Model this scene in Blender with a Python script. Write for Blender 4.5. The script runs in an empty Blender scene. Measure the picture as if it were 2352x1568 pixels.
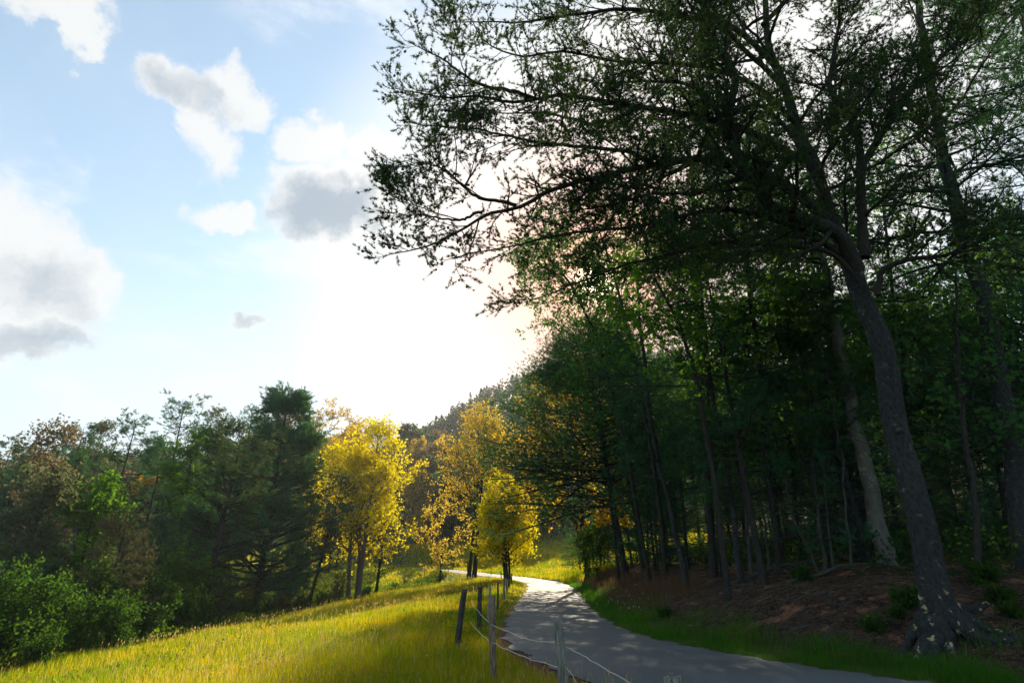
import bpy, math, random
import numpy as np
from mathutils import Vector

# ------------------------------------------------------------------ camera, world, sun, exposure
SC = bpy.context.scene
COL = SC.collection
PITCH = math.atan(501/1307.0)          # the horizon sits well below the middle of the picture
EYE = 2.2                              # eye height above the near road surface (z = 0)
cam_d = bpy.data.cameras.new("camera")
cam = bpy.data.objects.new("camera", cam_d)
COL.objects.link(cam)
cam.location = (0, 0, EYE)
cam.rotation_euler = (math.pi/2 + PITCH, 0, 0)
cam_d.sensor_width = 36
cam_d.lens = 20.0
cam_d.clip_start = 0.05
cam_d.clip_end = 3000
SC.camera = cam

SUN_AZ, SUN_EL = math.radians(9.4), math.radians(26.5)
SUN_DIR = Vector((math.sin(SUN_AZ)*math.cos(SUN_EL), math.cos(SUN_AZ)*math.cos(SUN_EL), math.sin(SUN_EL)))
sun_d = bpy.data.lights.new("sun", 'SUN')
sun_d.energy = 5.0
sun_d.angle = math.radians(0.55)
sun_d.color = (1.0, 0.86, 0.64)
sun = bpy.data.objects.new("sun", sun_d)
COL.objects.link(sun)
sun.rotation_euler = SUN_DIR.to_track_quat('Z', 'Y').to_euler()
sun.location = (30, 180, 95)

SC.view_settings.view_transform = 'Standard'
SC.view_settings.look = 'None'
SC.view_settings.exposure = 0.9
SC.view_settings.gamma = 1.0
SC.cycles.max_bounces = 7
SC.cycles.diffuse_bounces = 4
SC.cycles.glossy_bounces = 2
SC.cycles.transmission_bounces = 5
SC.cycles.transparent_max_bounces = 4
SC.cycles.use_denoising = True
SC.cycles.sample_clamp_indirect = 4.0
SC.cycles.caustics_reflective = False
SC.cycles.caustics_refractive = False


def ray(px, py):
    """view direction of a point of the picture (2352 x 1568 units)"""
    u, v = (px-1176)/1307.0, (784-py)/1307.0
    c, s = math.cos(PITCH), math.sin(PITCH)
    return np.array((u, c - s*v, s + c*v))


class Nodes:
    def __init__(self, tree):
        self.t = tree
        self.n = tree.nodes
        self.l = tree.links

    def new(self, kind, **kw):
        n = self.n.new(kind)
        for k, v in kw.items():
            setattr(n, k, v)
        return n

    def put(self, sock, v):
        if isinstance(v, bpy.types.NodeSocket):
            self.l.new(v, sock)
        elif v is not None:
            if hasattr(sock.default_value, '__len__') and isinstance(v, (tuple, list)) and len(v) == 3 and len(sock.default_value) == 4:
                v = tuple(v) + (1,)
            sock.default_value = v

    def math(self, op, a, b=None, c=None, clamp=False):
        n = self.n.new('ShaderNodeMath')
        n.operation = op
        n.use_clamp = clamp
        self.put(n.inputs[0], a)
        if b is not None:
            self.put(n.inputs[1], b)
        if c is not None:
            self.put(n.inputs[2], c)
        return n.outputs[0]

    def vmath(self, op, a, b=None, scale=None):
        n = self.n.new('ShaderNodeVectorMath')
        n.operation = op
        self.put(n.inputs[0], a)
        if b is not None:
            self.put(n.inputs[1], b)
        if scale is not None:
            self.put(n.inputs['Scale'], scale)
        return n.outputs['Value'] if op in ('DOT_PRODUCT', 'LENGTH') else n.outputs[0]

    def noise(self, vec, scale, detail=4, rough=0.55, dim='3D', col=False):
        n = self.n.new('ShaderNodeTexNoise')
        n.noise_dimensions = dim
        if vec is not None:
            self.put(n.inputs['Vector'], vec)
        n.inputs['Scale'].default_value = scale
        n.inputs['Detail'].default_value = detail
        n.inputs['Roughness'].default_value = rough
        return n.outputs['Color'] if col else n.outputs['Fac']

    def mix(self, fac, a, b, kind='RGBA', blend='MIX'):
        n = self.n.new('ShaderNodeMix')
        n.data_type = kind
        n.blend_type = blend
        n.clamp_factor = True
        i = {'FLOAT': (2, 3, 0), 'RGBA': (6, 7, 2)}[kind]
        self.put(n.inputs[0], fac)
        self.put(n.inputs[i[0]], a)
        self.put(n.inputs[i[1]], b)
        return n.outputs[i[2]]

    def ramp(self, fac, stops, interp='LINEAR'):
        n = self.n.new('ShaderNodeValToRGB')
        n.color_ramp.interpolation = interp
        e = n.color_ramp.elements
        while len(e) < len(stops):
            e.new(0.5)
        for x, (p, c) in zip(e, stops):
            x.position = p
            x.color = tuple(c) + (1,) if len(c) == 3 else c
        self.put(n.inputs[0], fac)
        return n.outputs[0]

    def maprange(self, v, a, b, c=0.0, d=1.0, smooth=True):
        n = self.n.new('ShaderNodeMapRange')
        n.interpolation_type = 'SMOOTHSTEP' if smooth else 'LINEAR'
        self.put(n.inputs[0], v)
        for i, x in enumerate((a, b, c, d)):
            self.put(n.inputs[i+1], x)
        return n.outputs[0]


world = bpy.data.worlds.new("World")
SC.world = world
world.use_nodes = True
W = Nodes(world.node_tree)
W.n.clear()
SKY_STRENGTH = 0.12
sky = W.new('ShaderNodeTexSky', sky_type='NISHITA', sun_disc=False)
sky.sun_elevation = SUN_EL
sky.sun_rotation = SUN_AZ
sky.air_density = 1.0
sky.dust_density = 0.6
sky.ozone_density = 1.0
tc = W.new('ShaderNodeTexCoord')
D0 = tc.outputs['Generated']
n1 = W.noise(D0, 5.0, 3, 0.5, col=True)
n2 = W.noise(D0, 19.0, 5, 0.6, col=True)
off = W.vmath('ADD', W.vmath('SCALE', W.vmath('SUBTRACT', n1, (.5, .5, .5)), scale=0.10),
              W.vmath('SCALE', W.vmath('SUBTRACT', n2, (.5, .5, .5)), scale=0.085))
D1 = W.vmath('ADD', D0, off)


def nrm(v):
    v = np.asarray(v, float)
    return v/np.linalg.norm(v)


def blob(px, py, rx, ry, amp=1.0, rot=0.0, vec=None):
    """a round patch of the sky dome: amp at its centre falling to 0 at its rim"""
    ca, sa = math.cos(rot), math.sin(rot)
    c = nrm(ray(px, py))
    a = nrm(ray(px+rx*ca, py+rx*sa)) - c
    b = nrm(ray(px-ry*sa, py+ry*ca)) - c
    a, b = a/np.dot(a, a), b/np.dot(b, b)
    d = W.vmath('SUBTRACT', vec or D1, tuple(c))
    q = W.vmath('DOT_PRODUCT', d, tuple(a))
    r = W.vmath('DOT_PRODUCT', d, tuple(b))
    q = W.math('MULTIPLY', q, q)
    q = W.math('MULTIPLY_ADD', r, r, q)
    return W.math('MULTIPLY', W.math('SUBTRACT', 1.0, q), amp)


def smax(lst):
    r = lst[0]
    for x in lst[1:]:
        r = W.math('SMOOTH_MAX', r, x, 0.25)
    return r


cl = [blob(120, -10, 120, 75), blob(170, 75, 50, 70, rot=-.2),
      blob(420, 205, 115, 62), blob(545, 215, 68, 75), blob(485, 310, 85, 85),
      blob(705, 315, 75, 62), blob(765, 475, 155, 110, 1.3), blob(525, 480, 100, 45, rot=.25),
      blob(745, 392, 45, 22),
      blob(20, 570, 200, 180, 1.3), blob(160, 620, 130, 110, 1.2), blob(90, 760, 150, 95, rot=.1), blob(30, 800, 190, 60),
      blob(830, 340, 60, 45, .8), blob(560, 763, 44, 20, .9)]
dens = smax(cl)
fb = W.noise(D1, 12.0, 9, 0.68)
dens = W.math('ADD', dens, W.math('MULTIPLY', W.math('SUBTRACT', fb, 0.48), 2.6))
alpha = W.maprange(dens, -0.45, 0.9)
# wisps of thin cloud
wv = W.vmath('MULTIPLY', D0, (1.0, 1.0, 2.6))
wisp = W.noise(wv, 4.2, 7, 0.62)
wb = smax([blob(95, 375, 150, 80), blob(880, 40, 330, 130), blob(350, 880, 520, 120, .8), blob(600, 600, 300, 70, .6)])
wisp = W.math('MULTIPLY', W.maprange(wisp, 0.42, 0.68), W.maprange(wb, -0.1, 0.7))
# thick parts: grey bellies turned away from the sun
grey = smax([blob(430, 215, 120, 58), blob(775, 485, 140, 92, 1.7), blob(60, 800, 200, 62, 1.3), blob(110, 640, 130, 110, .75), blob(562, 763, 44, 20, 1.0)])
fg = W.noise(D1, 9.0, 6, 0.6)
grey = W.maprange(W.math('ADD', grey, W.math('MULTIPLY', W.math('SUBTRACT', fg, 0.5), 2.6)), -0.3, 1.5)
ns = W.vmath('DOT_PRODUCT', D0, tuple(SUN_DIR))
glow = W.maprange(ns, 0.84, 0.98)                # thin bright veil round the sun
glow2 = W.math('POWER', W.math('MAXIMUM', ns, 0.0), 2500.0)
warm = W.math('POWER', W.math('MAXIMUM', ns, 0.0), 60.0)
sep = W.new('ShaderNodeSeparateXYZ')
W.l.new(D0, sep.inputs[0])
low = W.maprange(sep.outputs['Z'], 0.56, 0.16)
veil = W.math('MULTIPLY', low, W.maprange(ns, 0.25, 0.85), clamp=True)
# colours of the sky layers are divided by the strength, so they read as radiance
K = 1.0/SKY_STRENGTH
skyc = W.mix(1.0, sky.outputs[0], (.95, 1.10, 1.06), blend='MULTIPLY')
skyc = W.mix(W.maprange(W.noise(D0, 2.2, 5, .6), .3, .8, .16, .50), skyc, (.40*K, .455*K, .50*K))
skyc = W.mix(W.math('MULTIPLY', wisp, 0.75), skyc, (.55*K, .57*K, .6*K))
streak = W.maprange(W.noise(wv, 3.1, 6, .6), .3, .75, .55, 1.0)
skyc = W.mix(W.math('MULTIPLY', veil, streak), skyc, (.455*K, .475*K, .49*K))
skyc = W.mix(glow, skyc, (.60*K, .58*K, .55*K))
veil2 = W.math('MULTIPLY', W.maprange(blob(1800, 280, 950, 620), 0.0, 0.8), 0.85)
skyc = W.mix(veil2, skyc, (.56*K, .54*K, .52*K))
cc = W.mix(grey, (.49*K, .50*K, .505*K), (.225*K, .27*K, .32*K))
edge = W.math('MULTIPLY', W.maprange(alpha, 0.0, 1.0), 0.97)
# clouds glow white close to the sun
lit = W.mix(W.math('MULTIPLY', glow, W.math('SUBTRACT', 1.0, W.math('MULTIPLY', grey, .97))), cc, (.62*K, .60*K, .56*K))
skyc = W.mix(edge, skyc, lit)
skyc = W.mix(W.math('MULTIPLY', warm, 0.9, clamp=True), skyc, (.95*K, .44*K, .27*K))
skyc = W.mix(W.math('MULTIPLY', glow2, 1.0, clamp=True), skyc, (6.0*K, 4.6*K, 3.2*K))
bg = W.new('ShaderNodeBackground')
W.l.new(skyc, bg.inputs[0])
bg.inputs[1].default_value = SKY_STRENGTH
wo = W.new('ShaderNodeOutputWorld')
W.l.new(bg.outputs[0], wo.inputs[0])
world.cycles.sampling_method = 'MANUAL'
world.cycles.sample_map_resolution = 512

# ------------------------------------------------------------------ helpers
RNG = np.random.default_rng(11)


def mat(name):
    m = bpy.data.materials.new(name)
    m.use_nodes = True
    N = Nodes(m.node_tree)
    N.n.clear()
    out = N.new('ShaderNodeOutputMaterial')
    return m, N, out


def surf(name, build, rough=0.8, bump=None, spec=0.3):
    m, N, out = mat(name)
    b = N.new('ShaderNodeBsdfPrincipled')
    tcn = N.new('ShaderNodeTexCoord')
    geo = N.new('ShaderNodeNewGeometry')
    col, hgt, rg = build(N, tcn, geo)
    N.put(b.inputs['Base Color'], col)
    N.put(b.inputs['Roughness'], rg if rg is not None else rough)
    b.inputs['Specular IOR Level'].default_value = spec
    if hgt is not None:
        bn = N.new('ShaderNodeBump')
        bn.inputs['Strength'].default_value = bump[0]
        bn.inputs['Distance'].default_value = bump[1]
        N.put(bn.inputs['Height'], hgt)
        N.l.new(bn.outputs[0], b.inputs['Normal'])
    N.l.new(b.outputs[0], out.inputs[0])
    return m


def leaf_mat(name, dark, light, trans, tw=0.5, per_object=0.25, patch=None, spec=True):
    """thin leaves: part reflects, part lets the sun through; colour differs leaf by leaf"""
    m, N, out = mat(name)
    geo = N.new('ShaderNodeNewGeometry')
    oi = N.new('ShaderNodeObjectInfo')
    tcn = N.new('ShaderNodeTexCoord')
    r = N.math('ADD', N.math('MULTIPLY', geo.outputs['Random Per Island'], 0.6), N.math('MULTIPLY', N.noise(geo.outputs['Position'], 0.5, 3), 0.4))
    if patch:
        r = N.math('ADD', N.math('MULTIPLY', r, 0.6), N.math('MULTIPLY', N.maprange(N.noise(geo.outputs['Position'], patch, 3), .35, .65), .4))
    c = N.mix(r, dark, light)
    hsv = N.new('ShaderNodeHueSaturation')
    N.put(hsv.inputs['Color'], c)
    N.put(hsv.inputs['Value'], N.maprange(oi.outputs['Random'], 0, 1, 1-per_object, 1+per_object, smooth=False))
    N.put(hsv.inputs['Hue'], N.maprange(oi.outputs['Random'], 0, 1, 0.5-per_object*.06, 0.5+per_object*.06, smooth=False))
    d = N.new('ShaderNodeBsdfDiffuse')
    N.l.new(hsv.outputs[0], d.inputs[0])
    t = N.new('ShaderNodeBsdfTranslucent')
    N.put(t.inputs[0], N.mix(r, tuple(x*.8 for x in trans), trans))
    mx = N.new('ShaderNodeMixShader')
    mx.inputs[0].default_value = tw
    N.l.new(d.outputs[0], mx.inputs[1])
    N.l.new(t.outputs[0], mx.inputs[2])
    N.l.new(mx.outputs[0], out.inputs[0])
    return m


def mesh_from(name, V, F4=None, F3=None, smooth=False, mi=None):
    V = np.ascontiguousarray(V, np.float32)
    me = bpy.data.meshes.new(name)
    n4 = 0 if F4 is None else len(F4)
    n3 = 0 if F3 is None else len(F3)
    me.vertices.add(len(V))
    me.vertices.foreach_set('co', V.ravel())
    idx = np.concatenate([np.asarray(F4, np.int32).ravel() if n4 else np.zeros(0, np.int32),
                          np.asarray(F3, np.int32).ravel() if n3 else np.zeros(0, np.int32)])
    me.loops.add(len(idx))
    me.loops.foreach_set('vertex_index', idx)
    me.polygons.add(n4+n3)
    st = np.concatenate([np.arange(n4)*4, n4*4+np.arange(n3)*3]).astype(np.int32)
    me.polygons.foreach_set('loop_start', st)
    if smooth:
        me.polygons.foreach_set('use_smooth', np.ones(n4+n3, bool))
    if mi is not None:
        me.polygons.foreach_set('material_index', np.asarray(mi, np.int32))
    me.update(calc_edges=True)
    return me


def obj(name, me, m=None, parent=None):
    o = bpy.data.objects.new(name, me)
    COL.objects.link(o)
    if m is not None and me is not None and not me.materials:
        for x in (m if isinstance(m, (list, tuple)) else [m]):
            me.materials.append(x)
    if parent is not None:
        o.parent = parent
    return o


def tag(o, label=None, cat=None, group=None, kind=None):
    if label: o['label'] = label
    if cat: o['category'] = cat
    if group: o['group'] = group
    if kind: o['kind'] = kind
    return o


def empty(name, loc, label, cat, group=None, rz=0.0, sc=1.0):
    o = bpy.data.objects.new(name, None)
    COL.objects.link(o)
    o.location = loc
    o.rotation_euler = (0, 0, rz)
    o.scale = (sc, sc, sc)
    o.empty_display_size = 0.3
    return tag(o, label, cat, group)


def copy_tree(o, loc, rz=0.0, sc=1.0, label=None, group=None, tilt=(0, 0)):
    c = o.copy()
    COL.objects.link(c)
    c.location = loc
    c.rotation_euler = (tilt[0], tilt[1], rz)
    c.scale = (sc, sc, sc) if not isinstance(sc, tuple) else sc
    if label: c['label'] = label
    if group: c['group'] = group
    for ch in list(o.children):
        k = ch.copy()
        COL.objects.link(k)
        k.parent = c
        for g in ch.children:
            h = g.copy()
            COL.objects.link(h)
            h.parent = k
    return c


class Geo:
    """collects tubes (quads) and leaves (quads, triangles) into one mesh"""
    def __init__(self):
        self.V, self.Q, self.T, self.n = [], [], [], 0

    def add(self, V, Q=None, T=None):
        V = np.asarray(V, np.float32).reshape(-1, 3)
        self.V.append(V)
        if Q is not None and len(Q): self.Q.append(np.asarray(Q, np.int32).reshape(-1, 4)+self.n)
        if T is not None and len(T): self.T.append(np.asarray(T, np.int32).reshape(-1, 3)+self.n)
        self.n += len(V)

    def tubes(self, P, R, k=5, cap=False):
        """P (M,N,3) centre lines, R (M,N) radii"""
        P = np.asarray(P, float); R = np.asarray(R, float)
        if P.ndim == 2: P, R = P[None], R[None]
        M, N = P.shape[:2]
        T = np.gradient(P, axis=1)
        T /= np.linalg.norm(T, axis=2, keepdims=True)+1e-9
        mT = T.mean(axis=1); mT /= np.linalg.norm(mT, axis=1, keepdims=True)+1e-9
        ref = np.where(np.abs(mT[:, 2:3]) > .7, np.array([[1., 0, 0]]), np.array([[0, 0, 1.]]))[:, None, :]
        A = np.cross(T, ref); A /= np.linalg.norm(A, axis=2, keepdims=True)+1e-9
        B = np.cross(T, A)
        ang = np.arange(k)*2*math.pi/k
        ring = A[:, :, None, :]*np.cos(ang)[None, None, :, None]+B[:, :, None, :]*np.sin(ang)[None, None, :, None]
        V = P[:, :, None, :]+ring*R[:, :, None, None]
        i = np.arange(M)[:, None, None]*N*k; j = np.arange(N-1)[None, :, None]*k; a = np.arange(k)[None, None, :]
        b = (a+1) % k
        Q = np.stack([i+j+a, i+j+b, i+j+k+b, i+j+k+a], axis=-1).reshape(-1, 4)
        self.add(V.reshape(-1, 3), Q)
        if cap:
            c = P[:, -1]
            base = self.n
            for m in range(M):
                s = m*N*k+(N-1)*k
                self.add([c[m]], T=None)
                self.T.append(np.array([[self.n-1, self.n-1-(self.n-base)+0-M*N*k+s+x-0, self.n-1-(self.n-base)-M*N*k+s+(x+1) % k] for x in range(k)], np.int32))

    def leaves(self, C, size, rng, aspect=0.7, up=0.0, droop=None):
        """one folded rhombus a leaf"""
        C = np.asarray(C, float); M = len(C)
        s = np.broadcast_to(size, (M,))[:, None]*rng.uniform(.65, 1.3, (M, 1))
        a = rng.normal(size=(M, 3)); a /= np.linalg.norm(a, axis=1, keepdims=True)
        n = rng.normal(size=(M, 3)); n[:, 2] += up
        b = np.cross(n, a); b /= np.linalg.norm(b, axis=1, keepdims=True)+1e-9
        V = np.stack([C-a*s*.5, C+b*s*.5*aspect, C+a*s*.5, C-b*s*.5*aspect], axis=1)
        i = np.arange(M)[:, None]*4
        self.add(V.reshape(-1, 3), i+np.array([[0, 1, 2, 3]]))

    def lobed(self, C, size, rng):
        """broad lobed leaf: three blades from one stalk"""
        C = np.asarray(C, float); M = len(C)
        s = np.broadcast_to(size, (M,))[:, None]*rng.uniform(.6, 1.25, (M, 1))
        a = rng.normal(size=(M, 3)); a /= np.linalg.norm(a, axis=1, keepdims=True)
        n = rng.normal(size=(M, 3)); n[:, 2] += .8
        b = np.cross(n, a); b /= np.linalg.norm(b, axis=1, keepdims=True)+1e-9
        cc = np.cross(a, b)
        pts = [(0, 0), (.15, .42), (.42, .55), (.48, .2), (.95, .22), (1, 0), (.95, -.22), (.48, -.2), (.42, -.55), (.15, -.42)]
        V = np.stack([C+a*s*(x-.5)+b*s*y+cc*s*(-.25*abs(y)) for x, y in pts], axis=1)
        i = np.arange(M)[:, None]*10
        Q = np.concatenate([i+np.array([[0, 1, 2, 3]]), i+np.array([[3, 4, 5, 0]]), i+np.array([[0, 5, 6, 7]]), i+np.array([[0, 7, 8, 9]])])
        self.add(V.reshape(-1, 3), Q)

    def tufts(self, C, A, length, n, width, rng, spread=.9):
        """n needles fanning from every point C round axis A"""
        C = np.repeat(np.asarray(C, float), n, axis=0); A = np.repeat(np.asarray(A, float), n, axis=0)
        M = len(C)
        A = A/(np.linalg.norm(A, axis=1, keepdims=True)+1e-9)
        r = rng.normal(size=(M, 3))
        d = A+r*spread*.62
        d /= np.linalg.norm(d, axis=1, keepdims=True)+1e-9
        L = length*rng.uniform(.7, 1.2, (M, 1))
        w = np.cross(d, rng.normal(size=(M, 3))); w /= np.linalg.norm(w, axis=1, keepdims=True)+1e-9
        V = np.stack([C-w*width*.5, C+w*width*.5, C+d*L], axis=1)
        self.add(V.reshape(-1, 3), T=np.arange(M*3).reshape(-1, 3))

    def balls(self, C, r, rng, sq=1.25):
        """small scaly ovals (pine cones)"""
        C = np.asarray(C, float); M = len(C)
        pts, rad = [-1, -.55, 0, .5, 1], [.25, .85, 1, .75, .2]
        k = 6
        V = []
        R = np.broadcast_to(r, (M,))
        ax = rng.normal(size=(M, 3)); ax[:, 2] -= 1.0; ax /= np.linalg.norm(ax, axis=1, keepdims=True)
        P = C[:, None, :]+ax[:, None, :]*np.array(pts)[None, :, None]*R[:, None, None]*sq
        Rr = R[:, None]*np.array(rad)[None, :]
        self.tubes(P, Rr, k)

    def mesh(self, name, smooth=False):
        V = np.concatenate(self.V) if self.V else np.zeros((0, 3))
        Q = np.concatenate(self.Q) if self.Q else None
        T = np.concatenate(self.T) if self.T else None
        return mesh_from(name, V, Q, T, smooth)


def interp_poly(P, t):
    """P (M,N,3), t (M,n) in 0..1 -> points and tangents (M,n,3)"""
    M, N = P.shape[:2]
    f = t*(N-1)
    i = np.clip(f.astype(int), 0, N-2)
    w = (f-i)[..., None]
    m = np.arange(M)[:, None]
    a, b = P[m, i], P[m, i+1]
    T = b-a
    return a*(1-w)+b*w, T/(np.linalg.norm(T, axis=-1, keepdims=True)+1e-9)


def sprout(P, R, n, rng, t0=.3, t1=1.0, length=None, ang=50, N=5, wob=.12, rise=.0, rr=.5, flat=0.0, jit=18, tipr=.3, even=False, tend=None):
    """grow n children from every parent line; returns P', R' and their t"""
    P = np.asarray(P, float)
    if P.ndim == 2: P, R = P[None], np.asarray(R)[None]
    M = len(P)
    t = (np.linspace(0, 1, n, endpoint=False)[None, :]+rng.uniform(0, 1./n, (M, n)))*(t1-t0)+t0
    pos, T = interp_poly(P, t)
    ri = np.take_along_axis(np.asarray(R, float), np.clip((t*(P.shape[1]-1)).astype(int), 0, P.shape[1]-1), axis=1)
    perp = rng.normal(size=(M, n, 3))
    perp[..., 2] *= (1-flat)
    perp -= (perp*T).sum(-1, keepdims=True)*T
    perp /= np.linalg.norm(perp, axis=-1, keepdims=True)+1e-9
    a = np.radians(ang+rng.normal(size=(M, n, 1))*jit)
    d = T*np.cos(a)+perp*np.sin(a)
    L = length(t) if callable(length) else np.full((M, n), length)
    L = L*rng.uniform(.7, 1.25, (M, n))
    pts = [pos]
    for k in range(N-1):
        pts.append(pts[-1]+d*(L/(N-1))[..., None])
        d = d+rng.normal(size=d.shape)*wob
        d[..., 2] += rise/(N-1)
        d /= np.linalg.norm(d, axis=-1, keepdims=True)+1e-9
    C = np.stack(pts, axis=2).reshape(M*n, N, 3)
    r0 = (ri*rr).reshape(-1, 1)
    Rn = r0*np.linspace(1, tipr, N)[None, :]
    return C, Rn, t.reshape(-1)


# ------------------------------------------------------------------ terrain
ROAD = np.array([(45, -8, 0, 2.2), (20, 1.5, 0, 2.2), (10, 7, 0, 2.4), (6.3, 10.3, 0, 2.6), (4.25, 12.9, 0, 2.6), (2.9, 15.8, 0, 2.35),
                 (2.0, 18.9, 0, 2.1), (1.72, 23.5, 0, 1.88), (2.0, 31, 0, 1.8), (2.7, 42, 0, 1.8), (3.15, 51, 0, 1.8), (3.2, 61, 0, 1.8), (2.3, 70, 0.0, 1.8),
                 (0, 78.5, .08, 1.9), (-3.5, 85, .25, 1.9), (-8, 92, .55, 1.9), (-13.5, 102, .75, 1.9), (-20, 114, .85, 1.9), (-37, 150, 1.2, 1.9), (-55, 190, 2.5, 1.9)], float)


def catmull(P, n):
    Q = np.vstack([2*P[0]-P[1], P, 2*P[-1]-P[-2]])
    out = []
    for i in range(1, len(Q)-2):
        for k in range(n):
            t = k/n
            a, b, c, d = Q[i-1], Q[i], Q[i+1], Q[i+2]
            out.append(.5*((2*b)+(-a+c)*t+(2*a-5*b+4*c-d)*t*t+(-a+3*b-3*c+d)*t**3))
    out.append(P[-1])
    return np.array(out)


RC = catmull(ROAD, 8)
TAN = np.gradient(RC[:, :2], axis=0)
TAN /= np.linalg.norm(TAN, axis=1, keepdims=True)
NOR = np.stack([TAN[:, 1], -TAN[:, 0]], axis=1)          # to the right when driving away from the camera


def road_coord(x, y):
    """signed distance to the road edge (s < 0 on the road), side (+1 right), road height"""
    x = np.atleast_1d(np.asarray(x, float)); y = np.atleast_1d(np.asarray(y, float))
    best = np.full(x.shape, 1e9); side = np.ones(x.shape); rz = np.zeros(x.shape); hw = np.full(x.shape, 2.0)
    for i in range(len(RC)-1):
        a, b = RC[i], RC[i+1]
        ab = b[:2]-a[:2]
        t = np.clip(((x-a[0])*ab[0]+(y-a[1])*ab[1])/(ab@ab), 0, 1)
        dx, dy = x-(a[0]+t*ab[0]), y-(a[1]+t*ab[1])
        d = np.hypot(dx, dy)
        m = d < best
        best = np.where(m, d, best)
        side = np.where(m, np.sign(ab[1]*dx-ab[0]*dy), side)
        rz = np.where(m, a[2]+t*(b[2]-a[2]), rz)
        hw = np.where(m, a[3]+t*(b[3]-a[3]), hw)
    return best-hw, side, rz


CTRL = np.array([
    (0, 0, .6), (-1.1, 16.3, .16), (-.34, 11, .3), (.6, 8.5, .28), (1.4, 5.5, .25), (5, 2, .3), (0, -30, 1), (-40, -30, -2.6), (40, -40, 1.5), (15, -15, .6),
    (-5, 10, -.25), (-7, 12, -.5), (-10, 20, -.95), (-19.7, 25, -1.95), (-18.8, 37, -2.05), (-17.8, 54, -1.85), (-15.2, 67, -1.5), (-8.6, 80, -.75),
    (-10, 40, -1.05), (-8, 60, -.8), (-2, 40, -.02), (-2.5, 60, -.02), (-3, 72, -.08), (-3, 28, .0), (-15, 8, -1.4), (-8, 0, -.3), (-14, -6, -1.1), (-25, -10, -2.3),
    (-22.5, 36, -2.9), (-21.5, 54, -2.8), (-19, 67, -2.4), (-13, 86, -1.4), (-24, 25, -2.9), (-9, 86, -.5),
    (-30, 60, -2.4), (-30, 40, -2.8), (-25, 80, -1.5), (-27, 100, -.2), (-17, 95, -.35), (-40, 80, -1.3), (-60, 60, -1.6), (-45, 40, -2.4), (-50, 20, -2.4), (-30, 5, -2.8),
    (-75, 90, 1.6), (-100, 120, 5), (-60, 125, 5), (-60, 155, 11), (-40, 190, 18), (-80, 185, 15), (-130, 150, 14), (-120, 60, 2), (-120, 0, 0), (-160, 110, 6),
    (10, 84, .7), (5, 96, 1.6), (5, 120, 3.9), (4, 150, 7.2), (-19, 150, 6.0), (-8, 120, 2.9), (-30, 172, 7), (25, 120, 6), (30, 150, 9), (20, 95, 2.8),
    (0, 200, 26), (-30, 230, 31), (-30, 300, 40), (-25, 400, 98), (35, 400, 122), (90, 400, 130), (-80, 400, 62), (-180, 400, 40), (-160, 250, 24),
    (12, 12, 1.8), (20, 20, 2.4), (12, 24, 2.0), (16, 40, 2.4), (30, 40, 3.4), (16, 60, 2.2), (40, 80, 6), (60, 30, 6), (90, 100, 14), (40, 0, 3), (60, 150, 16), (100, 220, 34), (20, 5, 1.8),
    (-300, 100, 8), (300, 100, 60), (-400, 500, 20), (400, 500, 150), (0, 620, 60), (-300, -200, 0), (300, -200, 20), (0, -300, 5)], float)


def tps_kernel(r2):
    return r2*np.log(r2+1e-6)*.5


_c = CTRL.copy()
_n = len(_c)
_S = 100.0
_xy = _c[:, :2]/_S
_K = tps_kernel(((_xy[:, None]-_xy[None])**2).sum(-1))+np.eye(_n)*2e-4
_A = np.zeros((_n+3, _n+3)); _A[:_n, :_n] = _K
_A[:_n, _n] = 1; _A[:_n, _n+1:] = _xy; _A[_n, :_n] = 1; _A[_n+1:, :_n] = _xy.T
_w = np.linalg.solve(_A, np.concatenate([_c[:, 2], np.zeros(3)]))


def smooth01(x):
    x = np.clip(x, 0, 1)
    return x*x*(3-2*x)


def H(x, y):
    x = np.atleast_1d(np.asarray(x, float)); y = np.atleast_1d(np.asarray(y, float))
    sh = x.shape
    x, y = x.ravel(), y.ravel()
    z = np.empty(len(x))
    for i in range(0, len(x), 20000):
        q = np.stack([x[i:i+20000], y[i:i+20000]], 1)/_S
        k = tps_kernel(((q[:, None]-_xy[None])**2).sum(-1))
        z[i:i+20000] = k@_w[:_n]+_w[_n]+q@_w[_n+1:]
    s, side, rz = road_coord(x, y)
    far = smooth01((y-62)/14)
    bank = np.interp(s, [-9, .9, 1.6, 4.5, 8, 12], [0, .03, .18, 1.35, 1.95, 2.15])
    bump = .07*np.sin(x*1.9+y*.7)*np.sin(y*1.3-x*.8)+.04*np.sin(x*4.1+1)*np.sin(y*3.7)
    zr = (bank+bump*smooth01((s-1.2)/2))*(1-far)+z*far
    wr = smooth01((s-9)/6)*(1-far)+smooth01((s-.6)/5)*far
    right = (rz+(zr-rz*0))*(1-wr)*(1-far)+(rz*(1-wr)+z*wr)*far+z*wr*(1-far)
    wl = smooth01((s-.25)/4.0)
    left = rz*(1-wl)+z*wl+.03*smooth01((s-1)/2)*np.sin(x*1.3)*np.sin(y*1.1+x*.4)
    out = np.where(side > 0, right, left)
    out = np.where(s < .25, rz-.012, out)
    return out.reshape(sh)


def h1(x, y):
    return float(H(x, y)[0])


def on_ground(px, py, y0=4.0, y1=420.0):
    """where the line of sight through a picture point meets the terrain"""
    r = ray(px, py)
    ys = np.concatenate([np.arange(y0, 60, .1), np.arange(60, 200, .4), np.arange(200, y1, 2)])
    X = r[0]/r[1]*ys; Z = EYE+r[2]/r[1]*ys
    g = H(X, ys)
    k = np.argmax(Z < g)
    if Z[k] >= g[k]: k = len(ys)-1
    return np.array((X[k], ys[k], g[k]))


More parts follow.
